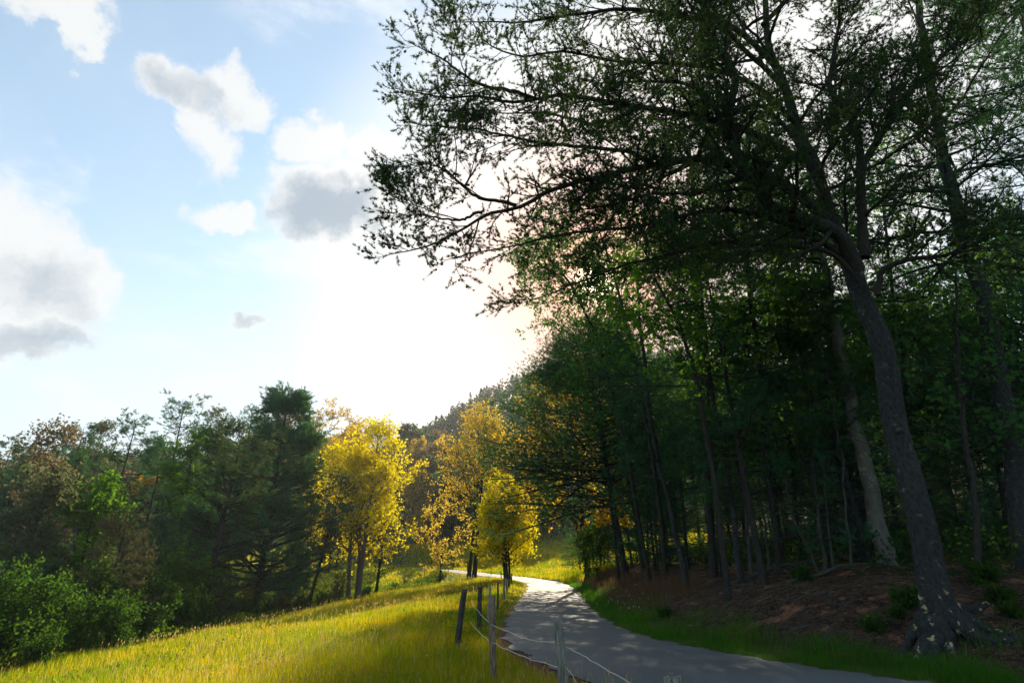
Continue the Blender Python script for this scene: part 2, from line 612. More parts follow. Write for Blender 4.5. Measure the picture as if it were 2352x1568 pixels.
def at_y(px, py, Y):
    r = ray(px, py)
    return np.array((r[0]/r[1]*Y, Y, EYE+r[2]/r[1]*Y))


def foot(px, Y):
    """ground point in the direction of a picture column at distance Y"""
    x = (px-1176)/1307.0
    # column x also depends on depth along the lens axis
    c, s = math.cos(PITCH), math.sin(PITCH)
    z = 0.0
    for _ in range(3):
        X = x*(Y*c+(z-EYE)*s)
        z = h1(X, Y)
    return np.array((X, Y, z))


def grid_axis(parts):
    a = []
    for lo, hi, st in parts:
        a += list(np.arange(lo, hi, st))
    a.append(parts[-1][1])
    return np.array(a)


gx = grid_axis([(-700, -200, 40), (-200, -60, 8), (-60, -26, 2), (-26, -8, .8), (-8, 16, .28), (16, 34, .9), (34, 70, 3), (70, 200, 9), (200, 700, 40)])
gy = grid_axis([(-400, -60, 40), (-60, -8, 6), (-8, 4, 1), (4, 34, .28), (34, 60, .6), (60, 110, 1.2), (110, 220, 4), (220, 700, 14)])
GX, GY = np.meshgrid(gx, gy)
GZ = H(GX, GY)
nx, ny = len(gx), len(gy)
iy, ix = np.meshgrid(np.arange(ny-1), np.arange(nx-1), indexing='ij')
q = (iy*nx+ix)[..., None]+np.array([0, 1, nx+1, nx])
V = np.stack([GX, GY, GZ], -1).reshape(-1, 3)
me = mesh_from('ground', V, q.reshape(-1, 4), smooth=True)
s_, side_, _r = road_coord(V[:, 0], V[:, 1])
# ground cover zones: litter = needle litter and red soil of the right wood, soil = bare red strip beside the road
litter = (side_ > 0)*smooth01((s_-1.0)/.9)*(1-smooth01((V[:, 1]-(58+1.2*V[:, 0]*.2))/8))
litter = np.maximum(litter, (side_ > 0)*smooth01((V[:, 0]-(13+V[:, 1]*.03))/4)*smooth01((200-V[:, 1])/20))
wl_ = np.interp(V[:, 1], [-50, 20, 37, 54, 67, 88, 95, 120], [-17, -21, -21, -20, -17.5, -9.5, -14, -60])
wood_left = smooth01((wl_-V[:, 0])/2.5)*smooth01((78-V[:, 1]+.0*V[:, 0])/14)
soil = (side_ < 0)*(1-smooth01((s_-np.interp(V[:, 1], [5, 13, 15, 19, 22, 40], [.6, .6, .55, .28, .15, .12]))/.25))
for nm, arr in (('litter', litter), ('wood', wood_left), ('soil', soil)):
    at = me.attributes.new(nm, 'FLOAT', 'POINT')
    at.data.foreach_set('value', arr.astype(np.float32))


def ground_build(N, tcn, geo):
    P = geo.outputs['Position']

    def A(n):
        a = N.new('ShaderNodeAttribute', attribute_name=n)
        return a.outputs['Fac']
    big = N.noise(P, .25, 4)
    fine = N.noise(P, 9.0, 5, .65)
    grass = N.mix(fine, (.030, .050, .010), (.085, .11, .018))
    grass = N.mix(N.maprange(big, .4, .65), grass, (.10, .095, .025))
    lit = N.mix(N.maprange(N.noise(P, 3.1, 7, .7), .35, .65), (.024, .014, .010), (.095, .054, .037))
    lit = N.mix(N.maprange(N.noise(N.vmath('MULTIPLY', P, (1., 1., 2.)), 1.3, 6, .68), .55, .63), lit, (.32, .14, .075))
    lit = N.mix(N.maprange(fine, .62, .72), lit, (.22, .17, .13))
    red = N.mix(N.maprange(N.noise(P, 14., 5, .7), .35, .65), (.10, .04, .022), (.25, .12, .075))
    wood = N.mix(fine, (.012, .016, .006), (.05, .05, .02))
    edge = N.math('ADD', 0.0, N.math('MULTIPLY', N.math('SUBTRACT', N.noise(P, 2.4, 5, .65), .5), .9))
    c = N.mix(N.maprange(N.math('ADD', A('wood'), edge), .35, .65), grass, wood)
    c = N.mix(N.maprange(N.math('ADD', A('litter'), edge), .35, .6), c, lit)
    c = N.mix(N.maprange(N.math('ADD', A('soil'), N.math('MULTIPLY', edge, .8)), .3, .6), c, red)
    hh = N.math('ADD', N.noise(P, 22., 5, .7), N.math('MULTIPLY', N.noise(P, 3.0, 4, .6), 1.4))
    return c, hh, .95


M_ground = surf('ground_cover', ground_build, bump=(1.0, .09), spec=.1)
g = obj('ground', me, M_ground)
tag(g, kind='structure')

# road: a slightly crowned strip whose edges wander a little
def road_build(N, tcn, geo):
    P = geo.outputs['Position']
    f = N.noise(P, 60., 3, .7)
    b = N.noise(P, .6, 4, .6)
    agg = N.new('ShaderNodeTexVoronoi')
    N.put(agg.inputs['Vector'], P)
    agg.inputs['Scale'].default_value = 70
    c = N.mix(N.maprange(f, .3, .7), (.05, .056, .056), (.112, .120, .119))
    c = N.mix(N.maprange(b, .35, .7), c, (.112, .113, .11))
    c = N.mix(N.math('MULTIPLY', N.maprange(N.noise(P, 1.7, 6, .7), .62, .7), .35), c, (.03, .03, .03))
    return c, N.math('ADD', agg.outputs['Distance'], f), N.maprange(b, .3, .7, .66, .8)


nr = 9
F = catmull(ROAD, 14)
T2 = np.gradient(F[:, :2], axis=0); T2 /= np.linalg.norm(T2, axis=1, keepdims=True)
N2 = np.stack([T2[:, 1], -T2[:, 0]], 1)
rv = []
for i, p in enumerate(F):
    for j in range(nr):
        u = -1+2*j/(nr-1)
        w = p[3]+.1
        if abs(u) == 1:
            w += .10*math.sin(i*.9)+.07*math.sin(i*2.3+u)+.05*RNG.normal()
        rv.append((p[0]+N2[i, 0]*u*w, p[1]+N2[i, 1]*u*w, p[2]+.012+.035*(1-u*u) + (.05*0)))
rf = [(i*nr+j, i*nr+j+1, (i+1)*nr+j+1, (i+1)*nr+j) for i in range(len(F)-1) for j in range(nr-1)]
rf = [tuple(reversed(x)) for x in rf]
M_road = surf('asphalt', road_build, bump=(.6, .006), spec=.3)
r_ = obj('road', mesh_from('road', rv, rf, smooth=True), M_road)
tag(r_, kind='structure')

# ------------------------------------------------------------------ materials of the plants
def bark_build(dark, light, patch, scale=5.0, pa=.62):
    def f(N, tcn, geo):
        P = tcn.outputs['Object']
        v = N.new('ShaderNodeTexVoronoi', feature='F1')
        N.put(v.inputs['Vector'], N.vmath('MULTIPLY', N.vmath('ADD', P, N.vmath('SCALE', N.noise(P, 3., 3, col=True), scale=.15)), (1., 1., .38)))
        v.inputs['Scale'].default_value = scale*3.2
        n = N.noise(N.vmath('MULTIPLY', P, (1., 1., .35)), scale*4, 6, .7)
        c = N.mix(N.math('ADD', N.math('MULTIPLY', n, .7), N.math('MULTIPLY', v.outputs['Distance'], .5)), dark, light)
        c = N.mix(N.maprange(N.noise(P, scale*1.1, 5, .7), pa, pa+.08), c, patch)
        return c, N.math('ADD', N.math('MULTIPLY', N.math('SUBTRACT', 1.0, v.outputs['Distance']), 1.0), n), .9
    return f


B_pine = surf('pine_bark', bark_build((.007, .008, .008), (.055, .056, .052), (.13, .13, .11), 4.5, .60), bump=(1.0, .05), spec=.15)
B_grey = surf('smooth_grey_bark', bark_build((.05, .05, .042), (.17, .16, .13), (.26, .24, .185), 1.6, .58), bump=(.5, .012), spec=.15)
B_dark = surf('dark_bark', bark_build((.012, .011, .009), (.05, .044, .036), (.10, .10, .08), 4, .68), bump=(.8, .03), spec=.1)
B_pale = surf('pale_dead_wood', bark_build((.02, .022, .019), (.085, .085, .075), (.2, .19, .16), 5, .62), bump=(.5, .01), spec=.1)
B_tulip = surf('furrowed_grey_bark', bark_build((.05, .045, .037), (.17, .15, .12), (.22, .2, .16), 4, .66), bump=(.8, .03), spec=.1)

L_pine = leaf_mat('pine_needles', (.014, .054, .036), (.040, .122, .070), (.12, .28, .07), tw=.38)
L_pine2 = leaf_mat('brown_tipped_needles', (.012, .042, .026), (.055, .090, .045), (.15, .22, .07), tw=.3, patch=1.1)
L_dark = leaf_mat('shaded_green_leaves', (.016, .054, .020), (.040, .110, .030), (.14, .32, .035), tw=.45)
L_shrub = leaf_mat('shrub_leaves', (.010, .032, .010), (.026, .070, .014), (.12, .26, .02), tw=.42, patch=.8)
L_bright = leaf_mat('fresh_green_leaves', (.012, .040, .010), (.030, .080, .014), (.12, .24, .015), tw=.48)
L_maple = leaf_mat('maple_leaves', (.018, .060, .010), (.045, .12, .014), (.18, .38, .015), tw=.5)
L_yellow = leaf_mat('yellow_green_leaves', (.22, .21, .004), (.44, .35, .005), (.98, .82, .004), tw=.62, patch=.45)
L_gold = leaf_mat('golden_young_leaves', (.19, .14, .02), (.34, .24, .035), (.92, .66, .06), tw=.57)
L_amber = leaf_mat('amber_young_leaves', (.15, .10, .012), (.28, .18, .02), (.80, .52, .02), tw=.58)
L_olive = leaf_mat('olive_spring_leaves', (.035, .055, .025), (.085, .10, .045), (.20, .22, .08), tw=.42)
L_rust = leaf_mat('rusty_bud_leaves', (.06, .055, .03), (.13, .105, .06), (.32, .25, .11), tw=.46)
L_cone = surf('cone_scales', lambda N, t, g: (N.mix(N.noise(t.outputs['Object'], 60, 3), (.012, .010, .008), (.05, .038, .028)), None, .9), spec=.1)


# ------------------------------------------------------------------ tree builders
def clumped(P, R, rng, keep=.7, size=1.6):
    """drop whole sprays so the crown breaks into masses and gaps"""
    m = P[:, P.shape[1]//2]/size
    o = rng.uniform(0, 6.28, 6)
    f = np.sin(m[:, 0]*2.1+o[0]+np.sin(m[:, 2]*1.7+o[3]))+np.sin(m[:, 1]*2.3+o[1]+np.sin(m[:, 0]*1.3+o[4]))+np.sin(m[:, 2]*2.6+o[2]+np.sin(m[:, 1]*1.9+o[5]))+rng.normal(size=len(m))*.35
    k = f > np.quantile(f, 1-keep)
    return P[k], R[k]


def trunk_line(H, rng, lean=0.02, wob=.02, n=12, x0=0.0, y0=0.0, bend=0.0):
    z = np.linspace(-.15, H, n)
    a = rng.uniform(0, 6.28)
    x = x0+np.cumsum(rng.normal(size=n)*wob)*H/n+lean*z*math.cos(a)+bend*np.sin(z/H*3)*math.cos(a+1)
    y = y0+np.cumsum(rng.normal(size=n)*wob)*H/n+lean*z*math.sin(a)+bend*np.sin(z/H*3)*math.sin(a+1)
    x -= x[0]-x0; y -= y[0]-y0
    return np.stack([x, y, z], 1)


def finish(name, label, cat, group, bark, leaf, wood, crown, loc=(0, 0, 0), limbs=None, extra=None):
    t = empty(name, loc, label, cat, group)
    obj('trunk', wood.mesh('trunk', True), bark, t)
    if limbs is not None:
        obj('branches', limbs.mesh('branches', True), bark, t)
    obj('crown', crown.mesh('crown'), leaf, t)
    return t


def broadleaf(seed, H=16, W=5, cb=.25, stems=1, r0=.22, n1=34, n2=9, n3=6, nl=9, ls=.26, bark=None, leaf=None,
              name='broadleaf_tree', label='', cat='tree', group=None, shape='egg', ang=48, rise=.35, split=.0, stem_lean=.04, twig=1.1, jitter=.25, lobed=False, keep=1.0, wob=.02, ck=.72):
    rng = np.random.default_rng(seed)
    wood, limbs, crown = Geo(), Geo(), Geo()
    for s in range(stems):
        h = (H-W*.22)*(1-.13*s)
        n = 12
        P = trunk_line(h, rng, stem_lean*(1 if stems == 1 else 2.2), wob, n, x0=(rng.normal()*.4 if stems > 1 else 0), y0=(rng.normal()*.3 if stems > 1 else 0))
        u = np.linspace(0, 1, n)
        R = r0*(1-.1*s)*(1-u)**.75+.012
        R[0] *= 1.5; R[1] *= 1.08
        wood.tubes(P, R, 8)

        def env(t):
            v = np.clip((t-cb)/(1-cb), 0, 1)
            if shape == 'egg': e = 1.2*np.sin(math.pi*(.22+.72*v))**.75*(1.1-.35*v)
            elif shape == 'pear': e = np.interp(v, [0, .2, .45, .72, .9, 1], [.6, 1, .95, .55, .28, .10])
            elif shape == 'round': e = np.sqrt(np.clip(1-(2*v-1)**2*.85, 0, 1))
            elif shape == 'fan': e = .45+.6*v*(1-v**3)
            else: e = (1-v)**.8+.08
            return W*e/(stems**.35)
        P1, R1, _ = sprout(P, R, n1, rng, cb, .98, env, ang, 6, .10, rise, .42)
        P2, R2, _ = sprout(P1, R1, n2, rng, .22, 1.0, lambda t: W*.34*(1.15-.5*t), 45, 5, .16, rise*.6, .5)
        P2, R2 = clumped(P2, R2, rng, ck, W*.26)
        P3, R3, _ = sprout(P2, R2, n3, rng, .25, 1.0, lambda t: twig*(1.1-.4*t), 45, 4, .2, .1, .5)
        limbs.tubes(P1, R1, 5); limbs.tubes(P2, np.maximum(R2, .008), 3); limbs.tubes(P3, np.maximum(R3, .006), 3)
        if keep < 1:
            P3 = P3[rng.uniform(size=len(P3)) < keep]
        tt = rng.uniform(.2, 1.05, (len(P3), nl))
        C, _T = interp_poly(P3, np.clip(tt, 0, 1))
        C = C.reshape(-1, 3)+rng.normal(size=(C.size//3, 3))*jitter*.5
        (crown.lobed if lobed else crown.leaves)(C, ls, rng)
    return finish(name, label, cat, group, bark or B_dark, leaf or L_dark, wood, crown, limbs=limbs)


def conifer(seed, H=18, W=4.0, cb=.15, r0=.22, n1=70, n2=9, n3=3, tl=.22, nt=8, tw=.022, bark=None, leaf=None, name='pine_tree', label='', cat='tree', group=None,
            shape='cone', ang=82, rise=.25, lean=.015, dead=0, wob=.012, irregular=.35, ck=.74, gaps=0.0, tufts=4, bend=0.0):
    rng = np.random.default_rng(seed)
    wood, limbs, crown = Geo(), Geo(), Geo()
    n = 14
    P = trunk_line(H, rng, lean, wob, n, bend=bend)
    u = np.linspace(0, 1, n)
    R = r0*(1-u)**.7+.012
    R[0] *= 1.35
    wood.tubes(P, R, 8)
    ph = rng.uniform(0, 6.28, 4)

    def env(t):
        v = np.clip((t-cb)/(1-cb), 0, 1)
        if shape == 'cone': e = (1-v)**.75*(.75+.25*np.minimum(1, v*6))+.06
        elif shape == 'flat': e = np.sqrt(np.clip(1-(1.25*v-.45)**2*1.1, .04, 1))
        elif shape == 'oval': e = np.sin(math.pi*(.15+.8*v))**.7
        else: e = .4+.6*v
        return W*e*(1+irregular*np.sin(v*23+ph[0])*np.sin(v*9+ph[1]))
    P1, R1, t1 = sprout(P, R, n1, rng, cb, .985, env, ang, 6, .07, rise, .4, jit=9)
    P1 = P1[rng.uniform(size=len(P1)) > gaps] if gaps else P1
    R1 = R1[:len(P1)]
    L1 = np.linalg.norm(P1[:, -1]-P1[:, 0], axis=1)
    P2, R2, _ = sprout(P1, R1, n2, rng, .25, 1.0, lambda t: W*.28*(1.25-.8*t), 48, 4, .10, rise*.5, .45, flat=.75)
    P2, R2 = clumped(P2, R2, rng, ck, W*.22)
    P3, R3, _ = sprout(P2, R2, n3, rng, .2, 1.0, lambda t: W*.10+.12, 40, 3, .12, .2, .5, flat=.4)
    limbs.tubes(P1, np.maximum(R1, .01), 4); limbs.tubes(P2, np.maximum(R2, .006), 3)
    for Q, k in ((P2, tufts), (P3, max(2, tufts-1))):
        tt = rng.uniform(.35, 1.0, (len(Q), k))
        C, T = interp_poly(Q, tt)
        T = T+np.array([0, 0, .5])
        crown.tufts(C.reshape(-1, 3), T.reshape(-1, 3), tl, nt, tw, rng)
    if dead:
        Pd, Rd, _ = sprout(P, R, dead, rng, .08, cb, lambda t: W*.55, 80, 5, .14, -.1, .16, jit=14)
        Pe, Re, _ = sprout(Pd, Rd, 3, rng, .3, .95, W*.2, 50, 4, .2, 0, .6)
        limbs.tubes(Pd, np.maximum(Rd, .008), 3); limbs.tubes(Pe, np.maximum(Re, .005), 3)
    return finish(name, label, cat, group, bark or B_pine, leaf or L_pine, wood, crown, limbs=limbs)


def bush(seed, H=2.2, W=1.8, nl=5, ls=.13, leaf=None, name='leafy_bush', label='', group=None, lobed=False, cat='bush'):
    rng = np.random.default_rng(seed)
    limbs, crown = Geo(), Geo()
    n = 16
    P = []
    for k in range(n):
        a = rng.uniform(0, 6.28); sp = rng.uniform(.1, .9)*W*.6
        z = np.linspace(-.05, H*rng.uniform(.35, 1.25), 6)
        f = z/H
        P.append(np.stack([math.cos(a)*(sp*f**.8+.1), math.sin(a)*(sp*f**.8+.1), z], 1)+rng.normal(size=(6, 3))*.03*H*f[:, None])
    P = np.array(P); R = np.linspace(.022, .006, 6)[None].repeat(n, 0)
    P2, R2, _ = sprout(P, R, 10, rng, .2, 1.0, lambda t: W*.32, 50, 4, .18, .15, .6)
    P3, R3, _ = sprout(P2, R2, 5, rng, .2, 1.0, W*.14, 50, 3, .2, .1, .6)
    limbs.tubes(P, R, 4); limbs.tubes(P2, np.maximum(R2, .004), 3); limbs.tubes(P3, np.maximum(R3, .003), 3)
    P3 = P3[rng.uniform(size=len(P3)) < .62]
    C, _t = interp_poly(P3, rng.uniform(.2, 1, (len(P3), nl)))
    C = C.reshape(-1, 3)+rng.normal(size=(C.size//3, 3))*.06
    (crown.lobed if lobed else crown.leaves)(C, ls, rng, **({} if lobed else {'up': .8}))
    t = empty(name, (0, 0, 0), label, cat, group)
    obj('stems', limbs.mesh('stems', True), B_dark, t)
    obj('foliage', crown.mesh('foliage'), leaf or L_dark, t)
    return t


def put(t, p, rz=0.0, sc=1.0, sink=.05, tilt=(0, 0)):
    t.location = (p[0], p[1], p[2]-sink)
    t.rotation_euler = (tilt[0], tilt[1], rz)
    t.scale = (sc, sc, sc)
    return t


def top_height(px, py, p):
    """tree height for a crown top at picture row py above ground point p"""
    q = at_y(px, py, p[1])
    return q[2]-p[2]


ORD = ['leftmost', 'second', 'third', 'fourth', 'fifth', 'sixth', 'seventh', 'eighth', 'ninth', 'tenth', 'eleventh', 'twelfth', 'thirteenth', 'fourteenth', 'fifteenth', 'sixteenth']
COUNTED = []          # (object, kind words, place words, picture column): things labelled by kind, place and order


def column(p):
    c, s = math.cos(PITCH), math.sin(PITCH)
    return 1176+1307*p[0]/(p[1]*c+(p[2]-EYE)*s)


def place(px, marks):
    return next(w for lim, w in marks if px < lim)


# ------------------------------------------------------------------ left: trees along the creek
p = foot(580, 57)
put(conifer(101, H=top_height(635, 902, p), W=6.6, cb=.10, r0=.34, n1=150, n2=13, n3=4, tl=.34, nt=8, tw=.034, shape='cone', ang=80, rise=.35, irregular=.28, tufts=5, name='white_pine',
            label='tallest broad dark green pine left of the yellow tree, pointed top against the bright sky'), p)
p = foot(455, 44)
put(conifer(102, H=top_height(480, 985, p), W=3.5, cb=.28, r0=.25, n1=70, n2=10, n3=3, tl=.26, nt=7, tw=.028, shape='oval', ang=72, rise=.3, lean=.05, leaf=L_pine2, bark=B_dark, name='pine_tree', dead=14,
            label='brown tinged pine with a bare dark leaning trunk, just left of the tallest pine'), p)
p = foot(812, 67)
put(broadleaf(103, H=top_height(810, 958, p), W=8.4, cb=.26, stems=3, r0=.27, n1=40, n2=9, n3=5, nl=4, ls=.29, ck=.88, leaf=L_yellow, bark=B_tulip, name='tulip_tree', shape='pear', ang=50, rise=.25, twig=1.2,
              label='tall sunlit bright yellow-green tree with three grey stems beside the creek'), p)
p = foot(705, 59)
put(broadleaf(104, H=12.5, W=3.0, cb=.35, r0=.17, n1=24, n2=6, n3=4, nl=4, ls=.30, leaf=L_olive, name='leaning_tree', shape='fan', ang=50, stem_lean=.0, keep=.7,
              label='thin dark tree leaning right with few leaves, between the tallest pine and the yellow tree'), p, tilt=(0, .17))
p = foot(862, 70)
put(broadleaf(105, H=9.5, W=3.6, cb=.3, r0=.17, n1=16, n2=6, n3=4, nl=3, ls=.30, leaf=L_olive, name='small_tree', shape='fan', ang=65, rise=.2, keep=.5,
              label='small dark bare limbed tree just right of the yellow tree trunk'), p, tilt=(0, .1))
p = foot(1082, 80)
put(broadleaf(106, H=top_height(1105, 925, p), W=7.6, cb=.32, stems=2, r0=.25, n1=52, n2=10, n3=6, nl=3, ls=.24, ck=.6, leaf=L_gold, bark=B_dark, name='golden_tree', shape='egg', ang=52, rise=.5, twig=1.3,
              label='large airy golden tree with small young leaves behind the bend of the road'), p)
p = foot(1163, 66)
put(broadleaf(107, H=top_height(1160, 1098, p), W=5.2, cb=.20, stems=4, r0=.15, n1=30, n2=8, n3=5, nl=5, ls=.25, ck=.7, leaf=L_yellow, bark=B_dark, name='small_yellow_tree', shape='egg', ang=48, rise=.35, twig=.8,
              label='small bright yellow tree with dark stems at the fence line by the bend'), p)

# low spreading tree left of the golden one, its boughs reaching over the creek
p = foot(1010, 84)
put(broadleaf(108, H=9.5, W=5.5, cb=.3, r0=.16, n1=22, n2=8, n3=5, nl=5, ls=.26, leaf=L_gold, bark=B_dark, name='spreading_tree', shape='fan', ang=72, rise=.2,
              label='low spreading golden leaved tree over the creek, left of the airy golden tree', ck=.55), p)

# second row and the lower trees on the left
def gplace(px, Y, top=None):
    p = foot(px, Y)
    return p, (top_height(px, top, p) if top else None)

protoA = None
left_pines = [  # px, Y, top row, W, cb, seed, shape, leaf, label
    (345, 86, 915, 4.6, .55, 'flat', 'flat topped pine standing above the left treeline, crown open to the sky'),
    (222, 88, 955, 3.8, .5, 'flat', 'smaller open crowned pine on the left skyline, left of the flat topped pine'),
    (108, 84, 978, 3.8, .35, 'oval', 'dark pine on the far left skyline, left of the small open crowned pine'),
    (300, 70, 1010, 5.0, .1, 'cone', 'broad dark pine in the left wood, below the flat topped pine'),
    (505, 78, 945, 4.5, .2, 'oval', 'tall dark pine rising just behind and left of the tallest pine'),
    (430, 66, 990, 4.0, .2, 'oval', 'dark pine in the left wood behind the brown tinged pine'),
    (60, 66, 1040, 4.0, .2, 'oval', 'dark pine near the left picture edge, behind the bright bushes'),
    (700, 76, 1040, 4.0, .15, 'oval', 'dark pine half hidden between the tallest pine and the yellow tree'),
]
for i, (px, Y, top, Wd, cb, shp, lab) in enumerate(left_pines):
    p, hgt = gplace(px, Y, top)
    put(conifer(200+i, H=hgt, W=Wd, cb=cb, r0=.24, n1=64 if shp != 'flat' else 50, n2=9, n3=3, tl=.34, nt=7, tw=.036, shape=shp, rise=.3, irregular=.3, label=lab, name='pine_tree'), p, rz=i)

left_broad = [
    (158, 50, 1118, 3.4, .1, L_maple, 'bright green tree in the shade of the left wood, domed crown', 'round', 9),
    (392, 64, 1005, 3.4, .3, L_maple, 'green leafed tree rising between dark pines in the left wood', 'egg', 7),
    (15, 58, 985, 4.6, .25, L_rust, 'reddish brown budding tree at the left edge of the picture', 'round', 5),
    (22, 46, 1100, 2.8, .3, L_olive, 'pale olive tree with grey stems at the far left, before the dark pines', 'round', 5),
    (150, 92, 965, 4.0, .3, L_olive, 'yellowish crown on the left skyline between two dark pines', 'egg', 6),
    (430, 96, 940, 4.5, .3, L_olive, 'yellow green crown on the left skyline, right of the flat topped pine', 'egg', 6),
    (600, 88, 925, 5, .3, L_rust, 'brownish crown on the skyline just behind the tallest pine', 'egg', 6),
    (700, 100, 935, 5.5, .25, L_amber, 'orange lit round crown on the skyline, right of the tallest pine', 'round', 7),
    (770, 104, 950, 5.5, .25, L_amber, 'orange lit round crown on the skyline, directly left of the yellow tree top', 'round', 7),
]
for i, (px, Y, top, Wd, cb, lf, lab, shp, nl) in enumerate(left_broad):
    p, hgt = gplace(px, Y, top)
    put(broadleaf(300+i, H=hgt, W=Wd, cb=cb, r0=.2, n1=30, n2=8, n3=5, nl=nl, ls=.28, leaf=lf, label=lab, shape=shp, bark=B_pale if lf is L_olive else B_dark), p, rz=i)

L_tan = leaf_mat('tan_tipped_needles', (.03, .05, .03), (.17, .135, .07), (.25, .22, .08), tw=.3, patch=1.6)
young = [(212, 33.5, 1198, 3.4, L_tan, 'young brown tipped pine with tiered boughs above the bushes on the left'),
         (322, 47, 1190, 2.8, L_pine2, 'young grey green pine behind and right of the tiered young pine'),
         (52, 34, 1290, 1.2, L_pine2, 'tip of a small pine poking above the bright bushes at far left'),
         (395, 50, 1170, 3.2, L_pine, 'dark young pine in front of the brown tinged pine'),
         (655, 64, 1250, 2.4, L_pine, 'low dark pine under the right side of the tallest pine')]
for i, (px, Y, top, Wd, lf, lab) in enumerate(young):
    p, hgt = gplace(px, Y, top)
    put(conifer(400+i, H=hgt, W=Wd, cb=.08, r0=.10, n1=46, n2=8, n3=3, tl=.2, nt=8, tw=.022, leaf=lf, shape='cone', ang=68, rise=.5, irregular=.25, label=lab, name='young_pine'), p)

# bushes of the creek bank
b1 = bush(501, 2.2, 2.0, leaf=L_shrub, nl=6, ls=.14)
b2 = bush(502, 2.0, 2.4, leaf=L_bright, nl=5, ls=.15)
b3 = bush(503, 1.5, 2.0, leaf=L_shrub, nl=6, ls=.12)
b4 = bush(504, 2.6, 1.6, leaf=L_olive, nl=4, ls=.13)
bl = [  # px, Y, scale, proto, label
    (-60, 24, 1.1, b1), (30, 26, .8, b3), (80, 24, .6, b1), (90, 33, 1.2, b1), (150, 27.5, .7, b3), (165, 36, 1.3, b1), (230, 31, .7, b1), (250, 37, 1.3, b2),
    (330, 34, 1.1, b1), (300, 39, 1.6, b1), (360, 41, 1.3, b2), (400, 38, 1.1, b1), (445, 43, 1.2, b3), (500, 47, 1.1, b4), (470, 50, 1.5, b2), (540, 49, 1.0, b3), (560, 55, 1.2, b4),
    (610, 53, .9, b3), (650, 57, 1.1, b4), (690, 55.5, .8, b3), (740, 60, .8, b3), (770, 66, 1.1, b4), (840, 68, .7, b3), (905, 76, .6, b3), (960, 82, .55, b3), (985, 84, .5, b3), (1010, 86, .5, b3), (930, 82, .7, b4)]
sh = [broadleaf(511, H=4.6, W=2.3, cb=.06, stems=2, r0=.06, n1=26, n2=7, n3=4, nl=6, ls=.16, leaf=L_bright, shape='egg', twig=.5, name='shrubby_tree'),
      broadleaf(512, H=4.0, W=2.6, cb=.06, stems=2, r0=.06, n1=26, n2=7, n3=4, nl=6, ls=.15, leaf=L_shrub, shape='round', twig=.5, name='shrubby_tree')]
for i, (px, Y, k_, s, lab) in enumerate([(30, 31, 0, .9, 'bright shrubby tree by the left picture edge, its top lit yellow green'), (110, 28, 1, .7, 'smaller dark shrubby tree right of the first one at far left'),
                                         (190, 33, 1, 1.0, 'dark shrubby tree under the tiered young pine'), (285, 36, 1, 1.0, 'dark green shrubby tree before the young grey green pine'),
                                         (370, 39, 1, 1.15, 'dark shrubby tree left of the brown tinged pine'), (420, 42, 0, .9, 'green shrubby tree at the foot of the brown tinged pine'),
                                         (250, 29, 1, .6, 'low dark shrub just behind the pale fallen log'), (-30, 25, 1, .9, 'dark shrub cut by the left picture edge')]):
    p = foot(px, Y)
    if i in (0, 1): tag(put(sh[k_], p, sc=s), lab, 'shrub')
    else: copy_tree(sh[k_], (p[0], p[1], p[2]-.1), rz=i*1.9, sc=s, label=lab)
names_used = {}
where = {0: 'dark leafy bush', 1: 'bright green bush', 2: 'low dark bush', 3: 'thin olive bush'}
first = {id(b1): b1, id(b2): b2, id(b3): b3, id(b4): b4}
kind_i = {id(b1): 0, id(b2): 1, id(b3): 2, id(b4): 3}
for i, (px, Y, s, pr) in enumerate(bl):
    p = foot(px, Y)
    lab = where[kind_i[id(pr)]]
    if id(pr) in first:
        o = put(first.pop(id(pr)), p, rz=i*1.3, sc=s)
        tag(o, lab, 'bush', 'bushes along the creek')
    else:
        o = copy_tree(pr, (p[0], p[1], p[2]-.05), rz=i*1.3, sc=s, label=lab, group='bushes along the creek')
    COUNTED.append((o, lab, place(px, [(120, 'in the hedge at the far left'), (300, 'in the hedge behind the fallen log'), (480, 'under the brown tinged pine'), (620, 'at the foot of the tallest pine'), (790, 'left of the yellow tree trunk'), (3000, 'by the creek right of the yellow tree')]), px))

# ------------------------------------------------------------------ wooded hill behind the far field
hp = [broadleaf(601, H=15, W=5.5, cb=.22, r0=.25, n1=30, n2=8, n3=4, nl=7, ls=.55, leaf=L_amber, shape='round', jitter=.5),
      broadleaf(602, H=16, W=5.0, cb=.22, r0=.25, n1=30, n2=8, n3=4, nl=7, ls=.55, leaf=L_olive, shape='egg', jitter=.5),
      broadleaf(603, H=14, W=5.0, cb=.2, r0=.25, n1=30, n2=8, n3=4, nl=8, ls=.55, leaf=L_bright, shape='round', jitter=.5),
      conifer(604, H=17, W=4.0, cb=.2, r0=.25, n1=44, n2=7, n3=3, tl=.5, nt=6, tw=.07, shape='oval'),
      broadleaf(605, H=14, W=5.5, cb=.2, r0=.25, n1=30, n2=8, n3=4, nl=6, ls=.5, leaf=L_rust, shape='round', jitter=.5)]
desc = ['orange tinted round crowned tree', 'olive green tree', 'fresh green round tree', 'dark pine', 'rusty brown tree']
first5 = [True]*5
rng = np.random.default_rng(77)
cnt = 0
